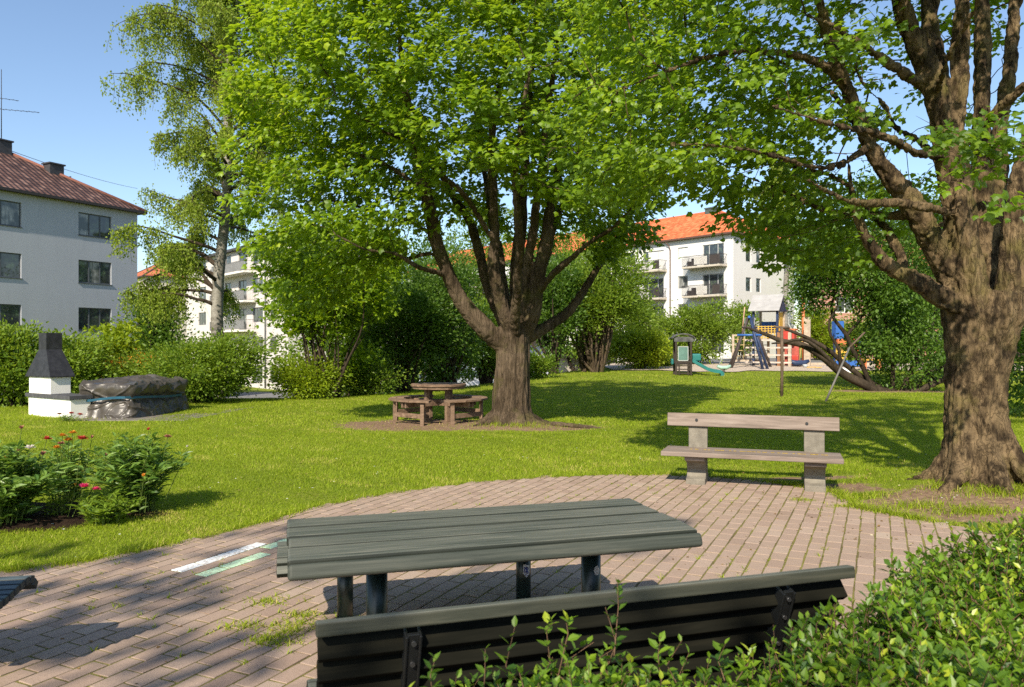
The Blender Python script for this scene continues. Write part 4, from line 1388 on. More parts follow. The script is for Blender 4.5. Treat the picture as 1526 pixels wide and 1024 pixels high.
def small_buildings():
    # brick houses beyond the playground
    t0 = NT('red_brick'); co = t0.coord(scale=(1, 1, 1))
    br = t0.node('ShaderNodeTexBrick', ins={'Vector': t0.coord(rot=(PI / 2, 0, 0)), 'Scale': 4.0, 'Color1': (.33, .11, .065, 1), 'Color2': (.42, .17, .10, 1), 'Mortar': (.40, .30, .25, 1), 'Mortar Size': .012})
    n = t0.noise(co, .8, 5)
    brick = t0.done(t0.bsdf(t0.mix(t0.ramp(n, [(.4, (0, 0, 0)), (.7, (.4, .4, .4))]), br.outputs[0], (.30, .12, .08)), .9, .15, t0.bump(br.outputs[1], .3, -.01)))
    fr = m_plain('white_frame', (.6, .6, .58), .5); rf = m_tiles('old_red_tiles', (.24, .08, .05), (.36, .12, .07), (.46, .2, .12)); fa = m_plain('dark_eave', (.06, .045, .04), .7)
    zt = 7.4
    ops = [(1.5 + 3.4 * k, 2.9 + 3.4 * k, z, z + 1.3, (1, 1), [GLASS]) for k in range(7) for z in (1.2, 4.1)]
    t, r = block('brick_house', 'red brick house half hidden by the trees beyond the playground', (48, 54), (-.93, .368), (.368, .93), 25.3, 9, -1.2, zt, 3.0, ops, [], (rf, rf, fa, fa), brick, fr)
    # fix handedness: front face must look at the camera
    # distant house with red roof left of the birch
    wl = m_render('cream_render', (.55, .50, .42))
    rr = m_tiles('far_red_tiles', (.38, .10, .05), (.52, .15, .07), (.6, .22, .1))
    block('small_house', 'distant cream house whose orange red roof shows left of the birch', (-51.5, 108), (-.643, .766), (.766, .643), 12, 9, -3.5, 11.0, 3.0, [(2, 3.4, 6.5, 8, (1, 1), [GLASS]), (6, 7.4, 6.5, 8, (1, 1), [GLASS])], [], (rr, rr, fa, fa), wl, fr)
    # low white garage in the dip behind the trees
    wl2 = m_render('bluish_render', (.62, .64, .70))
    block('garage', 'low whitish garage glimpsed through the shrubs behind the picnic table', (-3.9, 52.0), (-.643, .766), (.766, .643), 6, 9, -3.2, 1.6, .8, [], [(3, 4.2, -.6, .4, (1, 1), [GLASS])], (fa, fa, fa, fa), wl2, fr)
    block('garage', 'low cream garage glimpsed under the shrubs right of the thick trunk', (1.2, 58.0), (-.643, .766), (.766, .643), 6, 10, -3.2, .55, .5, [], [(3, 4.2, -1.6, -.6, (1, 1), [GLASS])], (fa, fa, fa, fa), wl, fr)
# ------------------------------------------------------------------ trees
BARK_MAPLE = m_bark('maple_bark', (.024, .017, .010), (.060, .042, .026), (.15, .11, .075), (12, 12, 1.7), 1.6, .03, (.08, .075, .02))
BARK_OLD = m_bark('old_bark', (.010, .007, .004), (.046, .031, .017), (.25, .175, .095), (9, 9, 3.0), 4.5, .04, (.11, .095, .025))
BARK_DARK = m_bark('dark_bark', (.018, .013, .009), (.036, .027, .018), (.08, .06, .042), (9, 9, 2), 1.6, .02)
BARK_BIRCH = m_bark('birch_bark', (.03, .025, .02), (.15, .135, .11), (.34, .32, .28), (4, 4, 9), 1.2, .01)
LF_MAPLE = m_leaf('maple_leaf', (.050, .105, .006), (.215, .325, .012), (.60, .80, .025), .46, .45, .4, (.38, .45, .02))
LF_MAPLE2 = m_leaf('maple_leaf_right', (.048, .10, .007), (.185, .295, .013), (.55, .76, .025), .47, .45, .4, (.33, .41, .02))
LF_BIRCH = m_leaf('birch_leaf', (.12, .175, .018), (.27, .345, .035), (.55, .68, .06), .42, .5, .3, (.17, .19, .03))
LF_DARK = m_leaf('dark_leaf', (.040, .090, .012), (.105, .19, .020), (.30, .48, .04), .38, .45, .4, (.09, .15, .02))
LF_MID = m_leaf('mid_leaf', (.075, .14, .012), (.19, .28, .022), (.48, .62, .04), .40, .5, .35, (.14, .19, .03))
LF_LIME = m_leaf('lime_leaf', (.13, .20, .008), (.28, .36, .014), (.55, .62, .025), .42, .5, .3, (.30, .33, .03))
LF_PEONY = m_leaf('peony_leaf', (.060, .13, .022), (.19, .30, .05), (.40, .60, .05), .34, .42, .45, (.12, .19, .03))

def px2(pts, d0, base):
    """pixel polyline with distance offsets -> local points"""
    return [tuple(Vector(P(x, y, d0 + o)) - Vector(base)) for x, y, o in pts]

def leaf_cloud(nodes, per, spread, size, r, flat=.55, out_c=None, droop=.35):
    n = len(nodes) * per
    c = np.repeat(nodes, per, 0)
    off = r.normal(size=(n, 3)) * np.array([spread, spread, spread * flat])
    C = c + off
    outd = c - (out_c if out_c is not None else nodes.mean(0))
    T = unit(outd * [1, 1, .3]) * .7 + unit(off + 1e-6) * .8 + r.normal(scale=.45, size=(n, 3))
    T[:, 2] -= droop
    N = np.array([-.15, -.45, 1.0]) + .65 * unit(outd) + r.normal(scale=.42, size=(n, 3))
    S = size * (.6 + .65 * r.random(n))
    return C, T, N, S

def trunk_ridge(r0, seed, flare=None, nb=7, amp=.05):
    rs = np.random.default_rng(seed); ph = rs.random(12) * 2 * PI
    def f(pts, a):
        z = pts[:, 2][:, None]; a = a[None]
        v = 1 + amp * np.sin(nb * a + ph[0] + .6 * np.sin(z * 1.3)) + amp * .7 * np.sin((nb + 6) * a + ph[1] + .9 * np.sin(z * 2.1 + 1)) + amp * .45 * np.sin(23 * a + 3 * np.sin(z * 1.7 + ph[2]))
        v += .018 * np.sin(z * 9 + 4 * np.sin(a * 3 + ph[5])) + .03 * np.sin(z * 4 + 2 * np.sin(a * 2))
        if flare:
            lo, k = flare
            t = np.clip(1 - (z + .1) / lo, 0, 1)
            v += t ** 2.2 * k * (.75 + .6 * np.sin(5 * a + ph[3]) + .4 * np.sin(8 * a + ph[4]))
        return v
    return f

def big_tree(name, label, base, bark, trunk, trunk_sides, ridge, limbs, roots, blobs, natt, leafmat, per, spread, size, dk=.42, voxel=.03, seed=1, tint_fn=None, extra_nodes=None, di=3.2, tmpl=None, flat=.55, twig_max=.016, droop=.35, thin=None, group=None, cat='tree', node_filter=None, relief=(8, 1.3, .018)):
    global rng
    r = np.random.default_rng(seed)
    t = thing(name, label, cat, base, group=group)
    tb = Tubes()
    p, ra = smooth_line([q[:3] for q in trunk], [q[3] for q in trunk], .07)
    tb.add(p, ra, trunk_sides, ridge=ridge)
    big = []
    for pts, rads in limbs:
        p, ra = smooth_line(pts, rads, .12)
        nz = np.array([mnoise.noise(Vector(q) * 1.3) for q in p])
        p = p + np.stack([nz, np.roll(nz, 5), nz * 0], 1) * .05
        k = ra > .03
        wob = ridge_simple(seed + len(big))
        tb.add(p, ra * (1 + .12 * nz), 14, ridge=wob)
        big.append((pts, rads))
    for pts, rads in roots:
        p, ra = smooth_line(pts, rads, .08)
        tb.add(p, ra, 10)
    # closed bottoms are buried in the soil
    tr = tb.build('trunk', bark, t)
    if voxel:
        # close the tube ends so that the pieces fuse into one skin
        bm = bmesh.new(); bm.from_mesh(tr.data)
        bmesh.ops.holes_fill(bm, edges=[e for e in bm.edges if e.is_boundary], sides=0)
        bm.to_mesh(tr.data); bm.free()
        md = tr.modifiers.new('fuse', 'REMESH'); md.mode = 'VOXEL'; md.voxel_size = voxel; md.use_smooth_shade = True
        md = tr.modifiers.new('soft', 'SMOOTH'); md.iterations = 2; md.factor = .5
        # bake the fused skin, then carve bark relief into it
        dg = bpy.context.evaluated_depsgraph_get(); dg.update()
        me2 = bpy.data.meshes.new_from_object(tr.evaluated_get(dg))
        tr.modifiers.clear(); old = tr.data; tr.data = me2; me2.name = 'trunk'
        nv = len(me2.vertices); co = np.empty(nv * 3, np.float32); no = np.empty(nv * 3, np.float32)
        me2.vertices.foreach_get('co', co); me2.vertices.foreach_get('normal', no)
        co = co.reshape(-1, 3); no = no.reshape(-1, 3)
        fx, fz, am = relief
        d = np.empty(nv, np.float32); nz = mnoise.noise
        for i in range(nv):
            x, y, z = co[i]
            x = float(x); y = float(y); z = float(z)
            a = 1 - 3.2 * abs(nz(Vector((x * fx, y * fx, z * fz))))
            b = 1 - 3.0 * abs(nz(Vector((x * fx * 2.1 + 7, y * fx * 2.1, z * fz * 2.4))))
            c = nz(Vector((x * fx * 5, y * fx * 5, z * fz * 7)))
            d[i] = -am * (max(a, 0) ** 1.5) - am * .5 * max(b, 0) ** 2 + am * .45 * c
        rad_ = np.hypot(co[:, 0], co[:, 1])
        co += no * d[:, None]
        me2.vertices.foreach_set('co', co.ravel()); me2.update()
        me2.polygons.foreach_set('use_smooth', np.ones(len(me2.polygons), dtype=bool))
        print('trunk verts', nv)
    att, _ = clumped_points(blobs, natt, .35, r)
    if thin is not None: att = att[thin(att, r)]
    pos, par, rr, n0, kids = grow_tree(big, att, di=di, dk=dk, step=.24, iters=70, tip=.0045, expo=2.25)
    tw = Tubes(); twig_tubes(tw, pos, par, rr, n0, kids, .075)
    tw.build('branches', bark, t)
    nodes = pos[n0:][rr[n0:] < twig_max]
    nodes = nodes[r.random(len(nodes)) < .70]
    if node_filter is not None: nodes = nodes[node_filter(nodes + np.array(base), r)]
    if extra_nodes is not None: nodes = np.concatenate([nodes, extra_nodes])
    C, T, N, S = leaf_cloud(nodes, per, spread, size, r, flat, np.array([0, 0, base[2] + 3.0]) * 0 + np.array([0, 0, 4.5]), droop)
    rng_state = r.random(len(C))
    tint = np.clip(r.normal(.42, .2, len(C)) + .25 * np.repeat(r.normal(scale=.5, size=len(nodes)), per), 0, 1)
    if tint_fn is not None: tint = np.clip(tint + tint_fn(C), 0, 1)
    leaves('crown', C, T, N, S, tmpl or T_MAPLE, leafmat, t, tint)
    print(name, 'nodes', len(pos), 'leaves', len(C))
    return t

def ridge_simple(seed):
    rs = np.random.default_rng(seed); ph = rs.random(4) * 6.28
    def f(pts, a):
        s = np.arange(len(pts))[:, None] * .12; a = a[None]
        return 1 + .06 * np.sin(3 * a + ph[0] + s * .8) + .05 * np.sin(5 * a + ph[1] + 2 * np.sin(s)) + .04 * np.sin(s * 3 + ph[2])
    return f

def centre_tree():
    D = 14.95
    base = (0.0, D, 0.0)
    L = lambda pts: px2(pts, D, base)
    mpp = D / FP
    trunk = [(-.01, 0, -.35, .47), (-.01, 0, 0, .43), (-.01, 0, .3, .375), (-.01, 0, .8, .345), (.01, 0, 1.3, .325), (.01, 0, 1.75, .335), (0, 0, 1.95, .28)]
    limbs = []
    def lim(pts, rads): limbs.append((L(pts), rads))
    lim([(765, 528, 0), (745, 512, -.1), (722, 492, -.25), (697, 462, -.4), (677, 428, -.55), (663, 392, -.7), (648, 352, -.8), (636, 300, -1.0), (622, 237, -1.2), (608, 160, -1.6), (600, 80, -2.0), (590, -40, -2.2)], [.19, .19, .18, .165, .15, .14, .125, .11, .09, .075, .05, .03])
    lim([(672, 416, -.6), (655, 407, -.9), (625, 398, -1.3), (590, 378, -1.8), (545, 372, -2.2), (500, 350, -2.4)], [.05, .055, .048, .04, .03, .018])
    lim([(660, 385, -.7), (640, 378, -.5), (600, 386, .1), (560, 382, .5), (500, 395, .9), (455, 400, 1.0)], [.04, .045, .04, .034, .026, .016])
    lim([(760, 505, .1), (742, 462, .35), (728, 425, .5), (714, 378, .7), (700, 330, .9), (672, 285, 1.2), (640, 230, 1.5), (600, 150, 1.9), (560, 60, 2.2), (530, -30, 2.4)], [.14, .13, .12, .105, .095, .085, .075, .06, .045, .03])
    lim([(762, 500, -.15), (750, 455, -.4), (738, 415, -.55), (735, 385, -.6), (740, 355, -.7), (735, 305, -.85), (730, 240, -1.0), (738, 160, -1.3), (755, 80, -1.6), (770, -30, -1.8)], [.15, .14, .13, .115, .105, .09, .08, .065, .05, .035])
    lim([(738, 360, -.7), (712, 320, -1.0), (690, 290, -1.3), (660, 262, -1.6), (610, 215, -2.0), (560, 190, -2.4), (500, 140, -2.8)], [.05, .06, .055, .05, .04, .03, .018])
    lim([(768, 495, .2), (768, 450, .4), (770, 400, .5), (776, 340, .6), (780, 280, .7), (786, 209, .8), (792, 120, .9), (800, 20, 1.0), (804, -80, 1.1)], [.16, .15, .14, .125, .11, .1, .08, .06, .04])
    lim([(772, 490, -.1), (782, 440, -.2), (787, 395, -.3), (795, 330, -.5), (808, 240, -.8), (818, 150, -1.0), (835, 50, -1.3), (850, -60, -1.5)], [.12, .105, .1, .09, .08, .065, .045, .03])
    lim([(778, 505, 0), (790, 478, -.1), (797, 448, -.2), (804, 410, -.3), (810, 370, -.3), (818, 320, -.2), (832, 262, 0), (848, 200, .2), (866, 130, .4), (885, 40, .6), (900, -60, .7)], [.15, .15, .145, .135, .12, .105, .09, .075, .06, .045, .03])
    lim([(808, 432, -.3), (826, 406, -.5), (850, 386, -.8), (884, 358, -1.1), (915, 338, -1.4), (950, 300, -1.8)], [.07, .075, .065, .05, .038, .02])
    lim([(772, 512, .05), (792, 500, .1), (806, 491, .2), (826, 480, .35), (847, 464, .5), (864, 441, .6), (880, 415, .7), (903, 382, .8), (925, 350, .9), (940, 310, 1.0), (948, 260, 1.1)], [.13, .13, .12, .108, .1, .092, .085, .072, .058, .042, .025])
    lim([(768, 500, .35), (752, 430, 1.0), (742, 370, 1.6), (728, 300, 2.2), (718, 220, 2.8), (700, 120, 3.2)], [.12, .11, .1, .085, .065, .04])
    lim([(772, 498, .3), (800, 420, 1.1), (822, 350, 1.8), (850, 270, 2.5), (872, 180, 3.0)], [.11, .1, .085, .065, .04])
    lim([(766, 500, -.2), (770, 440, -.9), (775, 380, -1.5), (770, 300, -2.2), (772, 210, -2.8), (790, 100, -3.2)], [.10, .095, .085, .07, .055, .035])
    lim([(636, 300, -1.0), (600, 262, -1.1), (560, 240, -1.0), (500, 222, -.8), (440, 210, -.4), (390, 190, 0)], [.05, .05, .045, .036, .026, .015])
    lim([(648, 352, -.8), (610, 330, -.6), (560, 315, -.3), (500, 300, 0), (440, 300, .3)], [.045, .045, .038, .028, .016])
    roots = [([(-.12, -.08, .62), (-.22, -.15, .34), (-.40, -.30, .10), (-.62, -.42, .03), (-.95, -.50, -.06)], [.10, .10, .10, .07, .04]),
             ([(-.1, -.28, .28), (-.16, -.45, .08), (-.22, -.62, .0), (-.3, -.8, -.08)], [.13, .11, .08, .04]),
             ([(.12, -.28, .25), (.2, -.48, .06), (.32, -.68, -.05)], [.13, .10, .05]),
             ([(.28, -.1, .2), (.5, -.2, .05), (.9, -.32, .06), (1.5, -.4, .0), (1.9, -.35, -.06)], [.13, .09, .06, .05, .03]),
             ([(.28, .1, .2), (.6, .25, .03), (1.1, .3, -.06)], [.13, .08, .04]), ([(-.28, .1, .25), (-.6, .3, .02), (-.9, .4, -.07)], [.13, .09, .04])]
    blobs = [(-1.2, 0, 6.9, 3.5, 4.0, 2.9, 9), (-.5, 0, 9.6, 3.9, 3.8, 2.4, 3), (-3.65, -.4, 6.2, 1.75, 2.2, 3.0, 5), (-3.7, -.3, 4.0, 1.7, 2.2, 1.5, 4.4), (-4.1, .1, 2.9, 1.0, 1.5, .9, 1.6), (-2.3, -1.2, 4.3, 1.5, 1.5, .9, 2.2),
             (-4.3, .2, 7.6, .9, 1.4, 1.3, .8), (-.4, -2.8, 5.4, 2.2, 1.0, 1.3, 1.8), (1.3, -2.9, 4.3, 1.3, 1.0, .8, 2.4), (1.9, .2, 6.6, 1.8, 2.4, 2.4, 3.0), (2.1, .3, 4.4, 1.1, 1.7, .9, 2.8), (2.0, -.8, 3.7, .8, .9, .5, 1.2), (2.6, .4, 8.6, 1.6, 2, 2, 2.0), (.3, 3.2, 5.4, 2.6, 1.3, 1.7, 1.6), (-1.5, -2.8, 7.2, 2.6, 1.2, 2.2, 2.6)]
    def thin(a, r):
        # keep the fan of limbs readable: few leaves in the heart of the crown
        d = np.sqrt((a[:, 0] / 1.7) ** 2 + (a[:, 1] / 2.2) ** 2); core = (a[:, 2] < 6.4) & (d < 1)
        low = (a[:, 2] < 3.3) & (a[:, 0] > -2.3)
        return ~(core & (r.random(len(a)) < .62)) & ~low & (a[:, 2] > 2.1)
    big_tree('broadleaf_tree', 'thick trunked leafy tree fanning into many limbs beside the round picnic table', base, BARK_MAPLE, trunk, 56, trunk_ridge(.33, 3, (.55, .42)), limbs, roots, blobs, 6800, LF_MAPLE, 38, .135, .105, dk=.40, voxel=.022, seed=3, thin=thin, flat=.5,
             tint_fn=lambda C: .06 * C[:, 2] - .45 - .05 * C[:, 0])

def right_tree():
    D = 8.25; bx = 5.02
    base = (bx, D, .10)
    def L(pts):
        return [tuple(Vector(P(x, y, D + o)) - Vector(base)) for x, y, o in pts]
    trunk = [(-.06, 0, -.45, .44), (-.06, 0, 0, .38), (-.05, 0, .3, .31), (-.04, 0, .75, .285), (-.03, 0, 1.15, .295), (0, 0, 1.5, .345), (.03, 0, 1.8, .40), (.06, 0, 2.05, .37)]
    limbs = []
    def lim(pts, rads): limbs.append((L(pts), [q * .87 for q in rads]))
    lim([(1420, 455, -.1), (1388, 436, -.15), (1360, 417, -.2), (1338, 405, -.2), (1315, 388, -.25), (1296, 355, -.3), (1280, 320, -.3), (1268, 280, -.25), (1262, 230, -.2)], [.13, .125, .115, .105, .095, .08, .065, .045, .03])
    lim([(1350, 408, -.2), (1338, 372, .1), (1325, 345, .2), (1305, 325, .4), (1280, 300, .6)], [.07, .075, .065, .05, .03])
    lim([(1440, 470, 0), (1412, 400, -.1), (1380, 345, -.15), (1353, 297, -.2), (1330, 265, -.25), (1312, 238, -.3), (1296, 208, -.35), (1275, 164, -.5), (1254, 117, -.7), (1232, 55, -.9), (1220, 0, -1.1), (1205, -80, -1.3)], [.17, .155, .145, .135, .125, .115, .105, .09, .08, .065, .055, .04])
    lim([(1450, 470, -.15), (1447, 400, -.2), (1432, 340, -.2), (1422, 270, -.2), (1412, 205, -.2), (1395, 145, -.25), (1375, 85, -.3), (1352, 25, -.4), (1335, -50, -.5), (1320, -150, -.6)], [.2, .19, .185, .185, .185, .165, .14, .125, .105, .08])
    lim([(1412, 215, -.2), (1402, 150, -.05), (1395, 90, 0), (1388, 20, .1), (1385, -70, .2), (1380, -180, .3)], [.13, .13, .12, .115, .1, .07])
    lim([(1420, 220, -.2), (1428, 150, -.3), (1428, 80, -.35), (1434, 10, -.4), (1440, -70, -.4)], [.1, .1, .095, .085, .06])
    lim([(1465, 470, .2), (1462, 390, .4), (1464, 300, .5), (1466, 200, .6), (1465, 100, .7), (1465, 0, .8), (1468, -120, .9)], [.16, .15, .14, .125, .115, .1, .07])
    lim([(1490, 470, .2), (1484, 380, .4), (1486, 280, .6), (1494, 180, .8), (1504, 90, 1.0), (1515, 0, 1.1), (1530, -100, 1.2)], [.14, .14, .125, .11, .095, .085, .06])
    lim([(1495, 480, -.1), (1503, 410, -.15), (1515, 330, -.2), (1522, 260, -.2), (1545, 150, -.1), (1580, 20, 0)], [.17, .15, .135, .12, .1, .07])
    lim([(1500, 470, .1), (1530, 420, .3), (1580, 350, .6), (1650, 270, .9)], [.15, .13, .1, .07])
    # thinner side limbs
    lim([(1408, 232, -.25), (1369, 227, -.6), (1335, 212, -.9), (1299, 199, -1.1), (1262, 190, -1.3), (1236, 184, -1.5), (1195, 172, -1.8), (1150, 158, -2.1)], [.06, .062, .055, .048, .04, .034, .026, .016])
    lim([(1398, 235, -.2), (1361, 207, .3), (1335, 190, .6), (1314, 156, .8), (1295, 134, 1.0), (1278, 105, 1.1), (1286, 70, 1.2)], [.045, .045, .042, .036, .03, .024, .016])
    lim([(1375, 125, -.25), (1350, 109, -.5), (1322, 90, -.7), (1299, 78, -.9), (1270, 62, -1.1), (1240, 40, -1.3), (1200, 20, -1.6)], [.07, .07, .062, .055, .045, .035, .02])
    lim([(1418, 320, -.25), (1380, 308, -.7), (1340, 302, -1.0), (1300, 303, -1.2), (1267, 300, -1.4), (1235, 287, -1.7), (1200, 268, -2.0)], [.055, .058, .052, .046, .04, .03, .018])
    lim([(1370, 318, -.2), (1330, 322, .1), (1290, 320, .3), (1245, 318, .5), (1200, 300, .7), (1150, 277, .9), (1110, 262, 1.0)], [.06, .06, .055, .05, .042, .03, .016])
    lim([(1436, 215, -.1), (1465, 190, -.3), (1490, 162, -.5), (1526, 128, -.8), (1570, 95, -1.1)], [.07, .07, .06, .055, .04])
    lim([(1395, 145, -.2), (1402, 112, -.7), (1420, 72, -1.0), (1438, 38, -1.2), (1455, 8, -1.4), (1465, -40, -1.6)], [.04, .045, .04, .036, .032, .024])
    lim([(1296, 208, -.35), (1272, 175, -.1), (1250, 150, .1), (1225, 130, .3), (1190, 118, .6)], [.05, .05, .04, .032, .018])
    lim([(1300, 215, -.35), (1262, 240, -.6), (1225, 250, -.9), (1180, 240, -1.2), (1120, 225, -1.5), (1060, 215, -1.7), (1000, 215, -1.9)], [.045, .045, .04, .034, .028, .022, .012])
    lim([(1254, 117, -.7), (1215, 90, -.9), (1170, 80, -1.0), (1110, 75, -1.1), (1050, 85, -1.2), (990, 105, -1.2), (930, 130, -1.1)], [.055, .055, .048, .04, .032, .022, .012])
    lim([(1268, 280, -.25), (1235, 262, .2), (1190, 250, .6), (1140, 245, .9), (1085, 250, 1.1)], [.035, .035, .03, .022, .013])
    roots = [([(-.12, -.08, .75), (-.24, -.16, .35), (-.42, -.30, .10), (-.72, -.46, -.08)], [.12, .12, .10, .05]),
             ([(-.03, -.12, .8), (-.05, -.26, .38), (-.06, -.44, .10), (-.06, -.72, -.10)], [.12, .12, .10, .05]),
             ([(.06, -.10, .8), (.16, -.24, .36), (.32, -.44, .08), (.58, -.72, -.10)], [.12, .13, .10, .05]),
             ([(.12, -.02, .8), (.26, -.08, .36), (.48, -.16, .08), (.85, -.28, -.10)], [.12, .13, .10, .05]),
             ([(.15, .1, .5), (.4, .3, .1), (.8, .5, -.1)], [.12, .11, .05]), ([(-.15, .05, .5), (-.4, .15, .08), (-.75, .3, -.1)], [.12, .10, .05])]
    # (x, y, z) relative to the base
    blobs = [(-2.7, -.3, 4.9, 1.9, 2.0, 1.5, 6), (-3.5, -.2, 3.7, 1.15, 1.3, .85, 4.2), (-2.6, -.2, 3.5, 1.2, 1.5, .50, 4.0), (-1.7, .5, 3.0, 1.0, 1.2, .55, 3.0), (-1.0, 1.2, 3.0, 1.0, 1.0, .6, 2.2),
             (-1.5, .6, 2.65, .8, 1.0, .38, 1.6), (-1.9, -.4, 3.9, 1.3, 1.1, .7, 2.0), (-3.3, -.3, 5.3, 1.1, 1.4, 1.0, 3.0), (-1.5, -.8, 7.4, 3.0, 2.6, 1.3, 2.0), (1.0, 0, 8.2, 3.0, 3.0, 1.4, 1.6), (0.3, 2.8, 5.0, 2.6, 1.2, 1.8, 1.3), (-.5, 2.6, 3.3, 2.0, 1.0, .7, 1.0), (-1.0, -1.2, 5.4, 1.2, .9, .8, .9)]
    r2 = np.random.default_rng(77)
    # sprays that hang in front of the trunk
    ex = []
    for (x, y, d, n, sx, sz) in ((1465, 192, 6.3, 2, .16, .02), (1510, 210, 6.0, 3, .14, .02), (1490, 250, 6.1, 1, .1, .03), (1432, 200, 6.5, 1, .05, .02), (1512, 298, 6.0, 1, .04, .03)):
        c = np.array(P(x, y, d)) - np.array(base)
        ex.append(c + r2.normal(size=(n, 3)) * [sx, .18, sz])
    ex = np.concatenate(ex)
    lim([(1480, 250, -.4), (1470, 222, -1.1), (1485, 212, -1.7), (1510, 212, -2.1), (1540, 222, -2.3)], [.02, .02, .016, .012, .007])
    lim([(1470, 222, -1.1), (1440, 206, -1.5), (1405, 196, -1.7), (1372, 205, -1.5)], [.012, .012, .008, .005])
    lim([(1485, 212, -1.7), (1494, 245, -2.0), (1510, 285, -2.2)], [.012, .009, .005])
    lim([(1430, 300, -.4), (1415, 320, -1.0), (1385, 350, -1.2), (1352, 385, -1.3)], [.012, .01, .007, .004])
    lim([(1440, 250, -.45), (1418, 272, -.9), (1407, 310, -1.1), (1402, 345, -1.15)], [.012, .009, .007, .004])
    def thin(a, r):
        hole = (a[:, 0] > -1.5) & (a[:, 0] < 1.6) & (a[:, 2] < 6.5) & (a[:, 2] > 3.4) & (a[:, 1] < 2)
        return ~(hole & (r.random(len(a)) < .75)) & (a[:, 2] > 2.15)
    def heart(W, r):
        # the limbs above the fork carry almost no leaves
        lx = W[:, 0] - bx; a = (lx > -.95) & (W[:, 2] < 5.9)
        b = (lx > -1.9) & (lx <= -.95) & (W[:, 2] < 4.9) & (W[:, 2] > 3.0)
        q = r.random(len(W))
        return ~((a & (q < .80)) | (b & (q < .35)))
    t = big_tree('broadleaf_tree', 'huge gnarled tree with mottled bark at the right edge beside the plank bench', base, BARK_OLD, trunk, 64, trunk_ridge(.4, 9, (.45, .22), 6, .030), limbs, roots, blobs, 5200, LF_MAPLE2, 44, .12, .074, dk=.33, voxel=.016, seed=8, relief=(7.0, 1.9, .026), thin=thin, extra_nodes=ex, flat=.45, node_filter=heart,
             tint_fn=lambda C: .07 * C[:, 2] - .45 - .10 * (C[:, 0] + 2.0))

def birch(name, label, base, height, lean, rad, crown, n_br, n_leaf, leafsize, seed, low=2.0, weep=1.0, group=None, side_bias=None):
    r = np.random.default_rng(seed)
    t = thing(name, label, 'tree', base, group=group)
    tb = Tubes()
    k = 26
    zs = np.linspace(-.4, height, k)
    sx = lean[0] * (np.clip(zs, 0, None) / height) ** 1.2 + .10 * np.sin(zs * .9 + seed); sy = lean[1] * zs / height + .08 * np.sin(zs * .7)
    pts = np.stack([sx, sy, zs], 1); rads = rad * (1 - np.clip(zs, 0, None) / height) ** .75 + .012
    tb.add(pts, rads, 16, ridge=ridge_simple(seed))
    tb.build('trunk', BARK_BIRCH, t)
    tb = Tubes(); LC = []; LT = []
    for b in range(n_br):
        q = r.random() ** .85
        z = low + (height - low - .3) * q
        if z < 4.0 and r.random() < .45: continue
        i = np.interp(z, zs, np.arange(k)); p0 = np.array([np.interp(z, zs, sx), np.interp(z, zs, sy), z])
        a = r.random() * 2 * PI
        if side_bias is not None and (r.random() < .22 or (z < 5.8 and math.cos(a) > -.3)): a = side_bias + r.normal(scale=.6)
        prof = math.sin(PI * min(1, (q * .86 + .16))) ** .6
        Lb = crown * (.55 + .6 * r.random()) * prof
        up = .55 + .6 * q
        n = 9; pp = [p0]
        d = np.array([math.cos(a), math.sin(a), up]); d /= np.linalg.norm(d)
        for s in range(n):
            d = d + np.array([r.normal() * .16, r.normal() * .16, -.06 - .06 * weep * s / n * 2 + r.normal() * .10]); d /= np.linalg.norm(d)
            pp.append(pp[-1] + d * Lb / n)
        pp = np.array(pp)
        r0 = np.interp(z, zs, rads) * .42
        tb.add(pp, np.linspace(r0, .006, len(pp)), 6)
        nt = int(10 + 7 * Lb)
        for s in range(nt):
            f = .34 + .66 * r.random()
            if z < 5.5: f = .35 + .65 * f
            j = f * n; i0 = int(min(j, n - 1)); c = pp[i0] + (pp[i0 + 1] - pp[i0]) * (j - i0)
            aa = r.random() * 2 * PI; ln = (.35 + .75 * r.random()) * weep * (1.3 - .3 * f)
            q0 = c; tw = [q0]; dd = np.array([math.cos(aa) * .8, math.sin(aa) * .8, .1])
            for m in range(5):
                dd = dd * .62 + np.array([0, 0, -.42]) + r.normal(scale=.08, size=3)
                tw.append(tw[-1] + dd / np.linalg.norm(dd) * ln / 5)
            tw = np.array(tw)
            tb.add(tw, np.linspace(.006, .003, 6), 3)
            m = max(3, int(n_leaf / (n_br * 26) * (.4 + 1.2 * r.random())))
            ff = r.random(m) * 5; ii = np.minimum(ff.astype(int), 4)
            LC.append(tw[ii] + (tw[ii + 1] - tw[ii]) * (ff - ii)[:, None] + r.normal(scale=.075, size=(m, 3)))
    tb.build('branches', BARK_DARK, t)
    C = np.concatenate(LC); n = len(C)
    T = r.normal(scale=.6, size=(n, 3)); T[:, 2] -= .8
    N = r.normal(size=(n, 3)) + np.array([-.2, -.5, .5])
    tint = np.clip(r.normal(.45, .22, n), 0, 1)
    leaves('crown', C, T, N, leafsize * (.6 + .7 * r.random(n)), T_DIA, LF_BIRCH, t, tint)
    print(name, n)
    return t

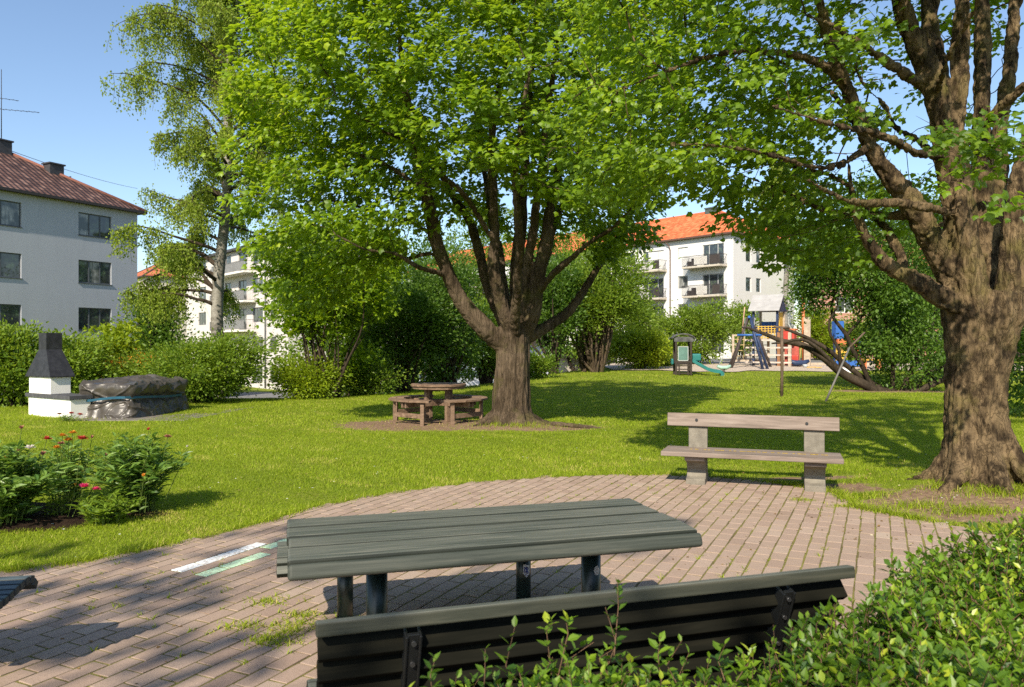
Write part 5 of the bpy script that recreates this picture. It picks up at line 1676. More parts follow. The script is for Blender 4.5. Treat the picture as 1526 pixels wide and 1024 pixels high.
def shrub(name, label, base, rx, ry, h, nleaf, size, mat, seed, stems=6, tmpl=T_OVAL, nclump=70, cat='shrub', bark=None, low=.1, trunk_r=.03, fan=1.0, group=None, rot=0, up=.5, cs=.20, tintf=None, droop=.1, top=None):
    """stems fan out of the ground and carry leaf clumps through an uneven volume"""
    r = np.random.default_rng(seed)
    t = thing(name, label, cat, base, rot, group)
    # uneven envelope made of lobes
    nb = r.integers(5, 8); lobes = []
    for i in range(nb):
        a = r.random() * 2 * PI; q = r.random() ** .6 * .55
        z = (low + (1 - low) * (.25 + .55 * r.random())) * h
        s = .42 + .28 * r.random()
        lobes.append((rx * q * math.cos(a) * 1.2, ry * q * math.sin(a) * 1.2, z, rx * s, ry * s, min(h * s * .62, (h - z) * .98 + .1 * h), s * s))
    lobes.append((0, 0, h * (low + .48 * (1 - low)), rx * .72, ry * .72, h * (1 - low) * .46, 1.3))
    cp, _ = clumped_points(lobes, nclump, .6, r)
    cp[:, 2] = np.clip(cp[:, 2], h * low * .8 + .03, h * 1.02)
    tb = Tubes()
    targets = cp[r.choice(len(cp), min(len(cp), max(stems * 4, 14)), replace=False)]
    roots = []
    for s in range(stems):
        a = 2 * PI * s / stems + r.random(); q = r.random() * .22
        roots.append(np.array([rx * q * math.cos(a), ry * q * math.sin(a), -.08]))
    for i, tg in enumerate(targets):
        rt = roots[i % stems]
        mid = rt * .55 + tg * .45 + np.array([0, 0, .12 * h]) + r.normal(scale=.05 * h, size=3)
        pts, ra = smooth_line([rt, rt + (mid - rt) * .5 * np.array([fan, fan, 1]), mid, tg], [trunk_r, trunk_r * .8, trunk_r * .5, trunk_r * .15], .15)
        tb.add(pts, ra, 6 if trunk_r > .02 else 4)
    tb.build('stems', bark or BARK_DARK, t)
    per = max(4, nleaf // nclump)
    n = per * len(cp); c = np.repeat(cp, per, 0)
    cw = cs * (.6 + .8 * r.random(len(cp))); cw = np.repeat(cw, per)[:, None]
    off = r.normal(size=(n, 3)) * cw * np.array([1, 1, .7])
    C = c + off; C[:, 2] = np.maximum(C[:, 2], .03)
    ctr = np.array([0, 0, h * .4])
    outd = unit(C - ctr)
    T = outd * .8 + unit(off) * .6 + r.normal(scale=.4, size=(n, 3)); T[:, 2] += .1 - droop
    N = outd * .5 + np.array([0, 0, up]) + r.normal(scale=.5, size=(n, 3))
    S = size * (.6 + .7 * r.random(n))
    tint = np.clip(r.normal(.42, .2, n) + np.repeat(r.normal(scale=.16, size=len(cp)), per), 0, 1)
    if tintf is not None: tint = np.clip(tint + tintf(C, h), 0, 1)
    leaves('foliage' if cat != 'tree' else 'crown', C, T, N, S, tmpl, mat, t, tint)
    return t, cp

def vegetation():
    centre_tree(); right_tree()
    # birch on the left
    d = 23.6; x = (322 - 763) / FP * d
    birch('birch_tree', 'tall birch with pale trunk and drooping foliage left of the thick trunked tree', (x, d, gz(x, d) - .1), 17.5, (.75, .3), .18, 3.6, 135, 175000, .080, 27, low=2.6, side_bias=PI)
    d = 56; x = (1172 - 763) / FP * d
    birch('birch_tree', 'birch with bright white trunk standing in front of the orange roofed block gable', (x, d, gz(x, d)), 15, (-.3, 0), .24, 3.2, 44, 26000, .16, 33, low=6.5)
    # small slender tree and shrubs along the far lawn edge
    def at(px, d): x = (px - 763) / FP * d; return (x, d, gz(x, d) - .03)
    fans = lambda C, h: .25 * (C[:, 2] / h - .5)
    E = 'shrubs along the far lawn edge'
    shrub('leafy_shrub', 'rounded green shrub at the left border behind the barbecue', at(28, 19.6), 1.9, 1.5, 1.92, 15000, .10, LF_MID, 41, 7, nclump=120, group=E, tintf=fans)
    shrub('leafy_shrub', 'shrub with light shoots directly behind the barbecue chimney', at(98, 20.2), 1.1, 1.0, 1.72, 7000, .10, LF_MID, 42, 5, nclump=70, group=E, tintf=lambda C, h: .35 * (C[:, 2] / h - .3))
    shrub('young_tree', 'young light green sapling in front of the grey blue house', at(165, 22), .95, .9, 2.05, 2300, .13, LF_LIME, 43, 3, nclump=44, cat='tree', group=None, tmpl=T_MAPLE_S, cs=.17)
    shrub('leafy_shrub', 'bushy green shrub cut by the left border of the picture', at(-75, 19.4), 1.7, 1.4, 2.2, 11000, .10, LF_MID, 40, 6, nclump=100, group=E)
    for i, (px_, dd, rx, h, sd, lb) in enumerate(((178, 20.9, 1.0, 1.15, 44, 'low shrub with orange tinted tips behind the covered stack'), (236, 21.4, 1.1, 1.25, 45, 'low yellowish shrub between covered stack and big round bush'))):
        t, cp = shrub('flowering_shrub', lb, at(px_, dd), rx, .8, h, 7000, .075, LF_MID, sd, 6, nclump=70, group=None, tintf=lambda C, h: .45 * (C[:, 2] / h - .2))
        tips = cp[cp[:, 2] > h * .72]
        k = len(tips) * 34
        C = np.repeat(tips, 34, 0) + rng.normal(scale=.10, size=(k, 3)) + [0, 0, .08]
        leaves('blossom', C, rng.normal(size=(k, 3)), rng.normal(size=(k, 3)) + [0, 0, 1], np.full(k, .05), T_DIA, FL_ORANGE, t)
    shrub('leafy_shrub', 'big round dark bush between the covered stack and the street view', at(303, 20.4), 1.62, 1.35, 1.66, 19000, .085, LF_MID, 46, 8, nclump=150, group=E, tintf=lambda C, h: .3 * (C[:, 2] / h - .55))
    shrub('leafy_shrub', 'low light green shrub at the foot of the slender young tree', at(462, 22.6), 1.25, 1.0, 1.15, 9000, .085, LF_LIME, 47, 6, nclump=90, group=E, tintf=lambda C, h: C[:, 2] * 0 - .22)
    shrub('leafy_shrub', 'second low light green shrub left of the dark shrub mass', at(545, 24.4), 1.3, 1.0, 1.2, 8000, .085, LF_MID, 48, 6, nclump=90, group=E)
    shrub('young_tree', 'slender young tree with several thin stems at the lawn edge below the big crown', at(482, 22.6), 2.0, 1.7, 4.6, 15000, .125, LF_MAPLE, 49, 5, nclump=120, cat='tree', tmpl=T_MAPLE_S, low=.34, trunk_r=.045, cs=.24)
    shrub('dark_shrub', 'tall dense dark shrub behind the left seats of the round table', at(590, 26.3), 2.5, 1.9, 4.2, 22000, .12, LF_DARK, 50, 9, nclump=190, cs=.26, trunk_r=.05, tmpl=T_OVAL)
    shrub('dark_shrub', 'tall dark shrub directly behind the round tabletop', at(668, 27.5), 1.7, 1.6, 4.6, 15000, .12, LF_DARK, 51, 7, nclump=130, cs=.26, trunk_r=.05)
    shrub('leafy_shrub', 'loose mid green shrub just left of the thick trunk', at(722, 31), 1.4, 1.3, 3.6, 9000, .13, LF_MID, 52, 5, nclump=90, cs=.25, trunk_r=.06, low=.12, group=E)
    shrub('leafy_shrub', 'upright shrub with visible short stem right of the thick trunk', at(824, 36), 1.5, 1.3, 5.2, 9000, .15, LF_DARK, 53, 4, nclump=90, cs=.30, trunk_r=.09, low=.2, group=E)
    shrub('leafy_shrub', 'small low bush beside the foot of the thick trunk at the far lawn edge', at(800, 33.2), .9, .7, .95, 3500, .11, LF_MID, 83, 5, nclump=45, group=E, cs=.16)
    shrub('multi_stem_shrub', 'large spreading shrub with fan of bare lower stems at far lawn edge', at(888, 37.5), 3.0, 2.2, 5.6, 21000, .15, LF_MID, 54, 12, nclump=170, cs=.33, trunk_r=.075, low=.34, fan=1.25, bark=BARK_MAPLE)
    shrub('leafy_shrub', 'bright yellow green rounded bush left of the slide hut', at(955, 41), 2.1, 1.4, 2.1, 9000, .14, LF_LIME, 55, 6, nclump=90, cs=.25, group=E)
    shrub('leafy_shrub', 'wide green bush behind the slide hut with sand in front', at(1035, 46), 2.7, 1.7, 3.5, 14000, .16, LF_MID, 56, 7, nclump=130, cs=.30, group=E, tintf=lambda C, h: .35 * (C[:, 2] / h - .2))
    shrub('leafy_shrub', 'upright pale green bush in front of the white block corner', at(1106, 55), 1.3, 1.1, 4.4, 4500, .18, LF_MID, 57, 4, nclump=60, cs=.3, group=E, tintf=fans)
    shrub('leafy_shrub', 'low bush at the very left end of the sand area', at(978, 44), 1.5, 1.2, 1.5, 4500, .15, LF_MID, 58, 4, nclump=50, cs=.25, group=E)
    # tall shrubs beyond the playground
    for i, (px_, dd, rx, h, sd, lb) in enumerate(((1222, 57, 1.9, 3.4, 60, 'yellow green bush behind the climbing tower'), (1262, 55, 2.0, 2.6, 61, 'yellow green bush behind the leaning stems'), (1330, 50, 2.6, 4.0, 62, 'green bush at the right end of the sand area'))):
        shrub('leafy_shrub', lb, at(px_, dd), rx, 1.4, h, 6500, .18, LF_LIME if i < 2 else LF_MID, sd, 5, nclump=70, cs=.3, group=E, tintf=lambda C, h: C[:, 2] * 0 - .15)
    leaning_shrub(at)
    shrub('dark_shrub', 'dark bushes seen right of the huge trunk at the picture border', at(1560, 16.5), 1.6, 1.4, 3.0, 9000, .10, LF_DARK, 64, 6, nclump=90, cs=.22)
    shrub('dark_shrub', 'dense dark bush between leaning shrub and huge trunk', at(1400, 30), 2.2, 1.8, 4.3, 13000, .13, LF_DARK, 65, 6, nclump=120, cs=.26)
    # trees in the dip and beyond
    F = 'trees standing beyond the lawn'
    far = [(232, 47, 1.9, 6.2, LF_DARK, 70, 'dark tree between the grey blue house and the birch'), (205, 62, 2.2, 6.4, LF_DARK, 71, 'small dark tree close to the corner of the grey blue house'),
           (520, 44, 3.4, 8.3, LF_MID, 72, 'mid green tree down the slope behind the slender young tree'), (618, 50, 3.8, 11.5, LF_DARK, 73, 'dark tree down the slope behind the tall dark shrubs'),
           (722, 58, 4.0, 12.6, LF_MID, 74, 'mid green tree down the slope seen between the limbs'), (800, 62, 3.6, 11.0, LF_DARK, 75, 'dark tree in front of the orange roofed block, left end'),
           (872, 60, 3.6, 10.6, LF_MID, 76, 'mid green tree in front of the orange roofed block below its balconies'), (945, 62, 3.0, 4.8, LF_MID, 77, 'round tree under the left balconies of the orange roofed block'),
           (1245, 74, 4.0, 13.5, LF_MID, 78, 'tall pale tree behind the red brick house, left'), (1330, 70, 4.5, 13, LF_DARK, 79, 'tall dark tree behind the red brick house'), (1430, 60, 4.0, 12, LF_MID, 80, 'tall tree glimpsed between the upright limbs of the huge tree'),
           (1520, 55, 4.2, 11, LF_DARK, 81, 'tall dark tree at the right border far behind'), (-60, 40, 3.0, 5, LF_MID, 82, 'tree at the left border in front of the grey blue house')]
    for px_, dd, rx, h, mt, sd, lb in far:
        if px_ < 0: continue
        b = at(px_, dd)
        shrub('leafy_tree', lb, b, rx, rx * .9, h + 1.6 - b[2] * 0, 12000, .20, mt, sd, 3, nclump=130, cat='tree', cs=.42, trunk_r=.14, low=.14, group=F, tmpl=T_DIA)
    # trees behind the camera that throw the soft dapples on the paving
    for i, (x, y, z, rr_, n, lb) in enumerate(((-5.9, -6.6, 8.6, 2.3, 300, 'tree behind the viewer whose shade falls on the paving'),)):
        r = np.random.default_rng(90 + i)
        t = thing('shade_tree', lb, 'tree', (x, y, 0), group='trees behind the viewer')
        tb = Tubes(); tb.add([(0, 0, -.2), (.1, 0, 3), (0, .1, z - 1)], [.22, .18, .08], 10)
        bl = [(r.normal() * rr_ * .7, r.normal() * rr_ * .7, z + r.normal() * .8, rr_ * .42, rr_ * .42, .5, 1) for _ in range(9)]
        C, _ = clumped_points(bl, n, .3, r)
        for b in bl: tb.add([(0, 0, z - 2), (b[0] * .5, b[1] * .5, z - .8), b[:3]], [.07, .05, .02], 6)
        tb.build('trunk', BARK_MAPLE, t)
        leaves('crown', C, r.normal(size=(n, 3)), r.normal(size=(n, 3)) + [0, 0, 1], .22 * (.6 + .7 * r.random(n)), T_MAPLE_S, LF_MAPLE, t)

def leaning_shrub(at):
    d = 25.8
    base = at(1338, d); b = np.array(base)
    def L(pts): return [tuple(np.array(P(x, y, d + o)) - b) for x, y, o in pts]
    t = thing('leaning_shrub', 'dark shrub with thick bare stems leaning far left over the lawn', 'shrub', base)
    st = [([(1345, 588, 0), (1310, 583, 0), (1282, 570, 0), (1255, 556, 0), (1225, 531, 0), (1195, 514, .1), (1165, 508, .2), (1140, 498, .2), (1112, 488, .3)], [.17, .2, .19, .17, .15, .12, .10, .08, .04]),
          ([(1330, 586, .3), (1300, 572, .4), (1262, 545, .5), (1235, 522, .5), (1208, 506, .6), (1180, 494, .6), (1158, 486, .7)], [.12, .12, .11, .10, .08, .06, .03]),
          ([(1250, 552, 0), (1222, 522, -.2), (1196, 506, -.3), (1170, 510, -.3), (1150, 512, -.3)], [.08, .08, .06, .05, .03]),
          ([(1300, 578, .2), (1285, 545, .2), (1270, 520, .2), (1262, 500, .3), (1240, 470, .3), (1242, 445, .3), (1255, 420, .3)], [.10, .09, .08, .08, .06, .05, .03]),
          ([(1252, 545, 0), (1250, 520, -.2), (1238, 500, -.3), (1236, 478, -.3), (1248, 455, -.4), (1240, 425, -.4)], [.06, .06, .055, .05, .04, .02]),
          ([(1345, 585, 0), (1355, 560, 0), (1370, 530, .1), (1385, 500, .1), (1395, 460, .1)], [.12, .11, .09, .07, .04]),
          ([(1355, 586, .2), (1378, 560, .2), (1400, 545, .3), (1425, 530, .4)], [.12, .1, .09, .06]),
          ([(1350, 587, -.3), (1380, 578, -.4), (1405, 566, -.5), (1440, 560, -.6)], [.12, .12, .1, .07]),
          ([(1262, 500, .3), (1285, 470, .4), (1300, 430, .5), (1310, 390, .5)], [.06, .05, .04, .02]),
          ([(1330, 580, .2), (1330, 540, .2), (1322, 490, .3), (1300, 440, .3), (1290, 400, .3)], [.09, .08, .06, .05, .03])]
    tb = Tubes()
    for p, r_ in st:
        q, ra = smooth_line(L(p), r_, .2); tb.add(q, ra * .84, 9, ridge=ridge_simple(int(p[0][0])))
    tb.build('stems', BARK_DARK, t)
    r = np.random.default_rng(63)
    blobs = []
    for (x, y, rx, rz_, w) in ((1232, 400, 42, 34, 2.0), (1262, 350, 60, 40, 2.6), (1330, 350, 60, 50, 2.6), (1300, 420, 55, 45, 3), (1355, 430, 50, 60, 3.2), (1330, 500, 52, 50, 3.2), (1350, 560, 30, 22, 1.0), (1375, 520, 30, 50, 2), (1222, 440, 25, 20, .8), (1390, 380, 40, 50, 2), (1300, 290, 60, 30, 1.2), (1240, 330, 40, 36, 1.6), (1215, 370, 24, 30, 1.0)):
        c = np.array(P(x, y, d)) - b; s = d / FP
        blobs.append((c[0], r.normal() * .5, c[2], rx * s, 1.5, rz_ * s, w))
    cp, _ = clumped_points(blobs, 310, .45, r)
    per = 130; n = per * len(cp); c = np.repeat(cp, per, 0)
    off = r.normal(size=(n, 3)) * .24
    C = c + off; T = unit(off) + r.normal(scale=.5, size=(n, 3)); N = r.normal(scale=.6, size=(n, 3)) + [0, -.2, 1]
    leaves('foliage', C, T, N, .12 * (.6 + .7 * r.random(n)), T_OVAL, LF_DARK, t, np.clip(r.normal(.5, .22, n), 0, 1))

# ------------------------------------------------------------------ hedge and flower bed
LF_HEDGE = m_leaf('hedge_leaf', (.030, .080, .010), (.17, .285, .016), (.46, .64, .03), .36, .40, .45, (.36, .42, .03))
FL_ORANGE = m_leaf('orange_petals', (.55, .17, .02), (.70, .30, .03), (.7, .4, .05), .3, .6, .2)
FL_RED = m_leaf('red_petals', (.35, .02, .02), (.50, .07, .05), (.6, .1, .05), .3, .6, .2)
FL_PINK = m_leaf('pink_petals', (.60, .02, .12), (.75, .06, .22), (.8, .1, .25), .3, .6, .2)
FL_WHITE = m_leaf('white_petals', (.65, .55, .50), (.8, .75, .7), (.8, .7, .6), .3, .6, .2)
FL_BROWN = m_leaf('faded_petals', (.25, .09, .06), (.42, .17, .12), (.4, .2, .1), .25, .7, .2)
STEM = m_plain('green_stem', (.10, .14, .03), .7, .2, var=.3)
TWIG = m_plain('hedge_twig', (.17, .10, .06), .7, .2, var=.3)

def hedge():
    far = [(-.50, 1.72), (-.2, 1.90), (.3, 2.03), (.75, 2.16), (1.10, 2.30), (1.32, 2.62), (1.62, 2.88), (2.1, 3.08), (3.4, 3.75)]
    near = [(3.6, 2.3), (1.6, 1.45), (.2, 1.05), (-.5, 1.0)]
    poly = far + near
    r = np.random.default_rng(31)
    def top(x, y):
        base = np.interp(x, [-.5, -.2, 0, .25, .42, .66, .76, .86, 1.1, 1.5, 2.1, 3.4], [.66, .72, .75, .75, .68, .69, .76, .80, .80, .79, .86, 1.0])
        return base + .035 * wavy(x * 1.5, y * 1.5, 1.5)
    t = thing('hedge', 'low clipped hedge of small bright green leaves in the near right corner', 'hedge', (0, 0, 0))
    N = 30000
    X = r.random(N) * 4.1 - .5; Y = r.random(N) * 2.8 + 1.0
    k = ptip(np.stack([X, Y], 1), poly)
    X = X[k]; Y = Y[k]
    # distance behind the visible border thins the count; most sprigs start near the top
    keep = r.random(len(X)) < .72
    X = X[keep]; Y = Y[keep]
    n = len(X)
    Z = top(X, Y) - np.abs(r.normal(scale=.13, size=n)) - .05
    LC, LT, LN, LS, TI = [], [], [], [], []
    tb = Tubes()
    extra = [(P(915, 950, 1.93), .155), (P(905, 965, 1.95), .12), (P(830, 985, 1.9), .12), (P(822, 975, 1.93), .10), (P(770, 985, 1.9), .09), (P(985, 985, 1.95), .06), (P(1010, 992, 1.93), .06), (P(645, 1005, 1.8), .03), (P(720, 1005, 1.85), .05), (P(1080, 985, 1.95), .03), (P(1205, 975, 2.1), .06), (P(1290, 935, 2.45), .05), (P(1340, 900, 2.6), .05), (P(1185, 960, 2.05), .06)]
    starts = [(x, y, z, .10 + .07 * r.random()) for x, y, z in zip(X, Y, Z)] + [(p[0], p[1], p[2] - .05, L_ * .75 + .07) for p, L_ in extra]
    for si, (x, y, z, Ls) in enumerate(starts):
        ex = si >= n
        lean = r.normal(scale=.28 if not ex else .08, size=2)
        d = unit(np.array([lean[0], lean[1], 1.0]))
        p0 = np.array([x, y, z]); p1 = p0 + d * Ls
        bend = r.normal(scale=.02, size=3)
        if z > .35: tb.add([p0, (p0 + p1) / 2 + bend, p1], [.0022, .0017, .001], 3)
        m = int(4 + Ls / .018)
        f = (np.arange(m) + r.random()) / m
        pp = p0 + (p1 - p0) * f[:, None] + bend * (1 - (2 * f - 1) ** 2)[:, None]
        a = np.arange(m) * 2.4 + r.random() * 6
        u = unit(np.cross(d, [1, 0, .1])); w = np.cross(d, u)
        rad = np.cos(a)[:, None] * u + np.sin(a)[:, None] * w
        upf = (.35 + .9 * f ** 2)[:, None]
        T = rad + d * upf + r.normal(scale=.15, size=(m, 3))
        N_ = d * .9 - rad * .5 * upf + r.normal(scale=.25, size=(m, 3))
        LC.append(pp); LT.append(T); LN.append(N_)
        LS.append((.031 + .012 * r.random(m)) * (1 - .35 * f ** 3) * (.85 + .3 * r.random()))
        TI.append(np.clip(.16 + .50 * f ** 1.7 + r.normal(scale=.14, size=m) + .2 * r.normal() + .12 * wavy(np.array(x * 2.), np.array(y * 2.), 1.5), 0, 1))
    C = np.concatenate(LC)
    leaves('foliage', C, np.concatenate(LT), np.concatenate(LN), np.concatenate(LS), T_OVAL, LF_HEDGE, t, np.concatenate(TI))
    for q in range(260):
        x, y = X[q], Y[q]
        tb.add([(x, y, -.02), (x + r.normal() * .03, y + r.normal() * .03, .35), (x, y, float(Z[q]))], [.006, .005, .003], 4)
    tb.build('stems', TWIG, t)
    print('hedge', len(C))

def herb(name, label, base, rx, ry, h, nst, nl, size, mat, seed, flowers, cat='flowering plant', tmpl=T_LANCE):
    r = np.random.default_rng(seed)
    t = thing(name, label, cat, base)
    tb = Tubes(); LC, LT, LN, LS, TI = [], [], [], [], []
    for s in range(nst):
        a = r.random() * 2 * PI; q = math.sqrt(r.random())
        root = np.array([rx * .35 * q * math.cos(a), ry * .35 * q * math.sin(a), -.02])
        tip = np.array([rx * q * math.cos(a), ry * q * math.sin(a), h * (.62 + .38 * r.random()) * (1 - .38 * q * q)])
        mid = root * .5 + tip * .5 + np.array([-.15 * rx * math.cos(a), -.15 * ry * math.sin(a), .12 * h])
        pts, ra = smooth_line([root, mid, tip], [.004, .0035, .002], .06)
        tb.add(pts, ra, 4)
        m = nl
        f = .10 + .90 * r.random(m) ** .75; j = f * (len(pts) - 1); i = np.minimum(j.astype(int), len(pts) - 2)
        pp = pts[i] + (pts[i + 1] - pts[i]) * (j - i)[:, None]
        aa = r.random(m) * 2 * PI
        T = np.stack([np.cos(aa), np.sin(aa), .25 + .5 * r.random(m) - .2], 1) + .25 * unit(pp + 1e-6)
        LC.append(pp + T * .02); LT.append(T); LN.append(np.array([0, 0, 1.]) + r.normal(scale=.4, size=(m, 3)) + .3 * unit(pp + 1e-6))
        LS.append(size * (.55 + .7 * r.random(m))); TI.append(np.clip(r.normal(.42, .24, m) + .2 * (pp[:, 2] / h - .5), 0, 1))
    leaves('foliage', np.concatenate(LC), np.concatenate(LT), np.concatenate(LN), np.concatenate(LS), tmpl, mat, t, np.concatenate(TI))
    # flower stalks and heads; positions relative to base
    for (fx, fy, fz, rad, fm, kind) in flowers:
        rt = np.array([fx * .5, fy * .5, 0.05])
        pts, ra = smooth_line([rt, [fx * .8, fy * .8, fz * .6], [fx, fy, fz]], [.005, .004, .0028], .08)
        tb.add(pts, ra, 4)
        k = 26 if kind != 'bud' else 10
        a = np.arange(k) * 2.39996; el = .15 + 1.0 * (np.arange(k) / k)
        if kind == 'bud': el = .9 + .5 * r.random(k)
        T = np.stack([np.cos(a) * np.cos(el), np.sin(a) * np.cos(el), np.sin(el)], 1)
        N = np.array([0, 0, 1.]) - T * .5 + r.normal(scale=.15, size=(k, 3))
        C = np.array([fx, fy, fz]) + T * .004
        leaves('flower_head', C, T, N, 1.35 * rad * (.8 + .4 * r.random(k)) * (1 - .35 * np.arange(k) / k), T_DIA if kind == 'bud' else T_OVAL, fm, t)
    tb.build('stems', STEM, t)
    return t

def garden():
    def rel(px, py, d, base): 
        p = P(px, py, d); return (p[0] - base[0], p[1] - base[1], p[2] - base[2])
    # left bush, its feet at about y 790
    b = (-4.52, 6.72, 0)
    fl = [rel(32, 640, 6.8, b) + (.032, FL_BROWN, 'bud'), rel(45, 668, 6.7, b) + (.035, FL_WHITE, 'f'), rel(70, 655, 6.9, b) + (.036, FL_RED, 'f'), rel(64, 679, 6.8, b) + (.03, FL_BROWN, 'bud'), rel(8, 684, 6.7, b) + (.03, FL_ORANGE, 'bud'), rel(27, 673, 6.7, b) + (.024, FL_BROWN, 'bud')]
    herb('peony_plant', 'broad dark leafed plant at the left border of the flower bed', b, .62, .55, .76, 130, 24, .115, LF_PEONY, 101, fl)
    b = (-4.5, 7.75, 0)
    fl = [rel(84, 668, 7.3, b) + (.034, FL_ORANGE, 'f'), rel(93, 650, 7.35, b) + (.034, FL_ORANGE, 'f'), rel(102, 657, 7.4, b) + (.04, FL_ORANGE, 'f'), rel(108, 646, 7.4, b) + (.034, FL_ORANGE, 'f'), rel(122, 655, 7.3, b) + (.045, FL_RED, 'f'),
          rel(137, 654, 7.4, b) + (.028, FL_BROWN, 'bud'), rel(90, 662, 7.2, b) + (.03, FL_BROWN, 'f'), rel(158, 681, 7.2, b) + (.026, FL_BROWN, 'bud')]
    herb('garden_plant', 'loose plant with orange and red flowers in the middle of the flower bed', b, .38, .36, .70, 48, 18, .10, LF_PEONY, 102, fl)
    b = (-3.55, 7.25, 0)
    fl = [rel(221, 642, 7.25, b) + (.026, FL_RED, 'bud'), rel(250, 652, 7.3, b) + (.032, FL_BROWN, 'f'), rel(214, 711, 6.9, b) + (.028, FL_ORANGE, 'bud'), rel(190, 688, 7.2, b) + (.036, FL_WHITE, 'f'), rel(279, 667, 7.3, b) + (.018, FL_WHITE, 'bud')]
    herb('peony_plant', 'rounded dark leafed plant at the right end of the flower bed casting shade', b, .46, .42, .80, 115, 24, .10, LF_PEONY, 103, fl)
    b = (-3.62, 6.78, 0)
    herb('garden_plant', 'low pale green plant in front of the rounded dark one', b, .34, .26, .28, 34, 16, .085, LF_MID, 104, [])
    b = (-4.08, 6.95, 0)
    fl = [rel(126, 726, 6.8, b) + (.042, FL_PINK, 'f'), rel(142, 730, 6.85, b) + (.034, FL_PINK, 'f'), rel(112, 724, 6.8, b) + (.02, FL_ORANGE, 'bud')]
    herb('rose_plant', 'small sparse plant carrying two magenta blossoms over bare soil', b, .22, .2, .34, 14, 12, .06, LF_MID, 105, fl)
    b = (-3.85, 7.75, 0)
    herb('garden_plant', 'thin brownish plant between the middle and rounded plants', b, .22, .2, .42, 22, 12, .06, LF_MID, 106, [rel(171, 700, 7.6, b) + (.02, FL_BROWN, 'bud')])
    b = (-9.02, 15.55, 0)
    herb('flower_clump', 'small red brown flower clump at the corner of the barbecue', b, .28, .15, .18, 20, 10, .05, LF_PEONY, 107, [(.1, .0, .18, .05, FL_RED, 'f'), (-.15, .02, .16, .05, FL_BROWN, 'f'), (.25, .05, .15, .05, FL_RED, 'f')])
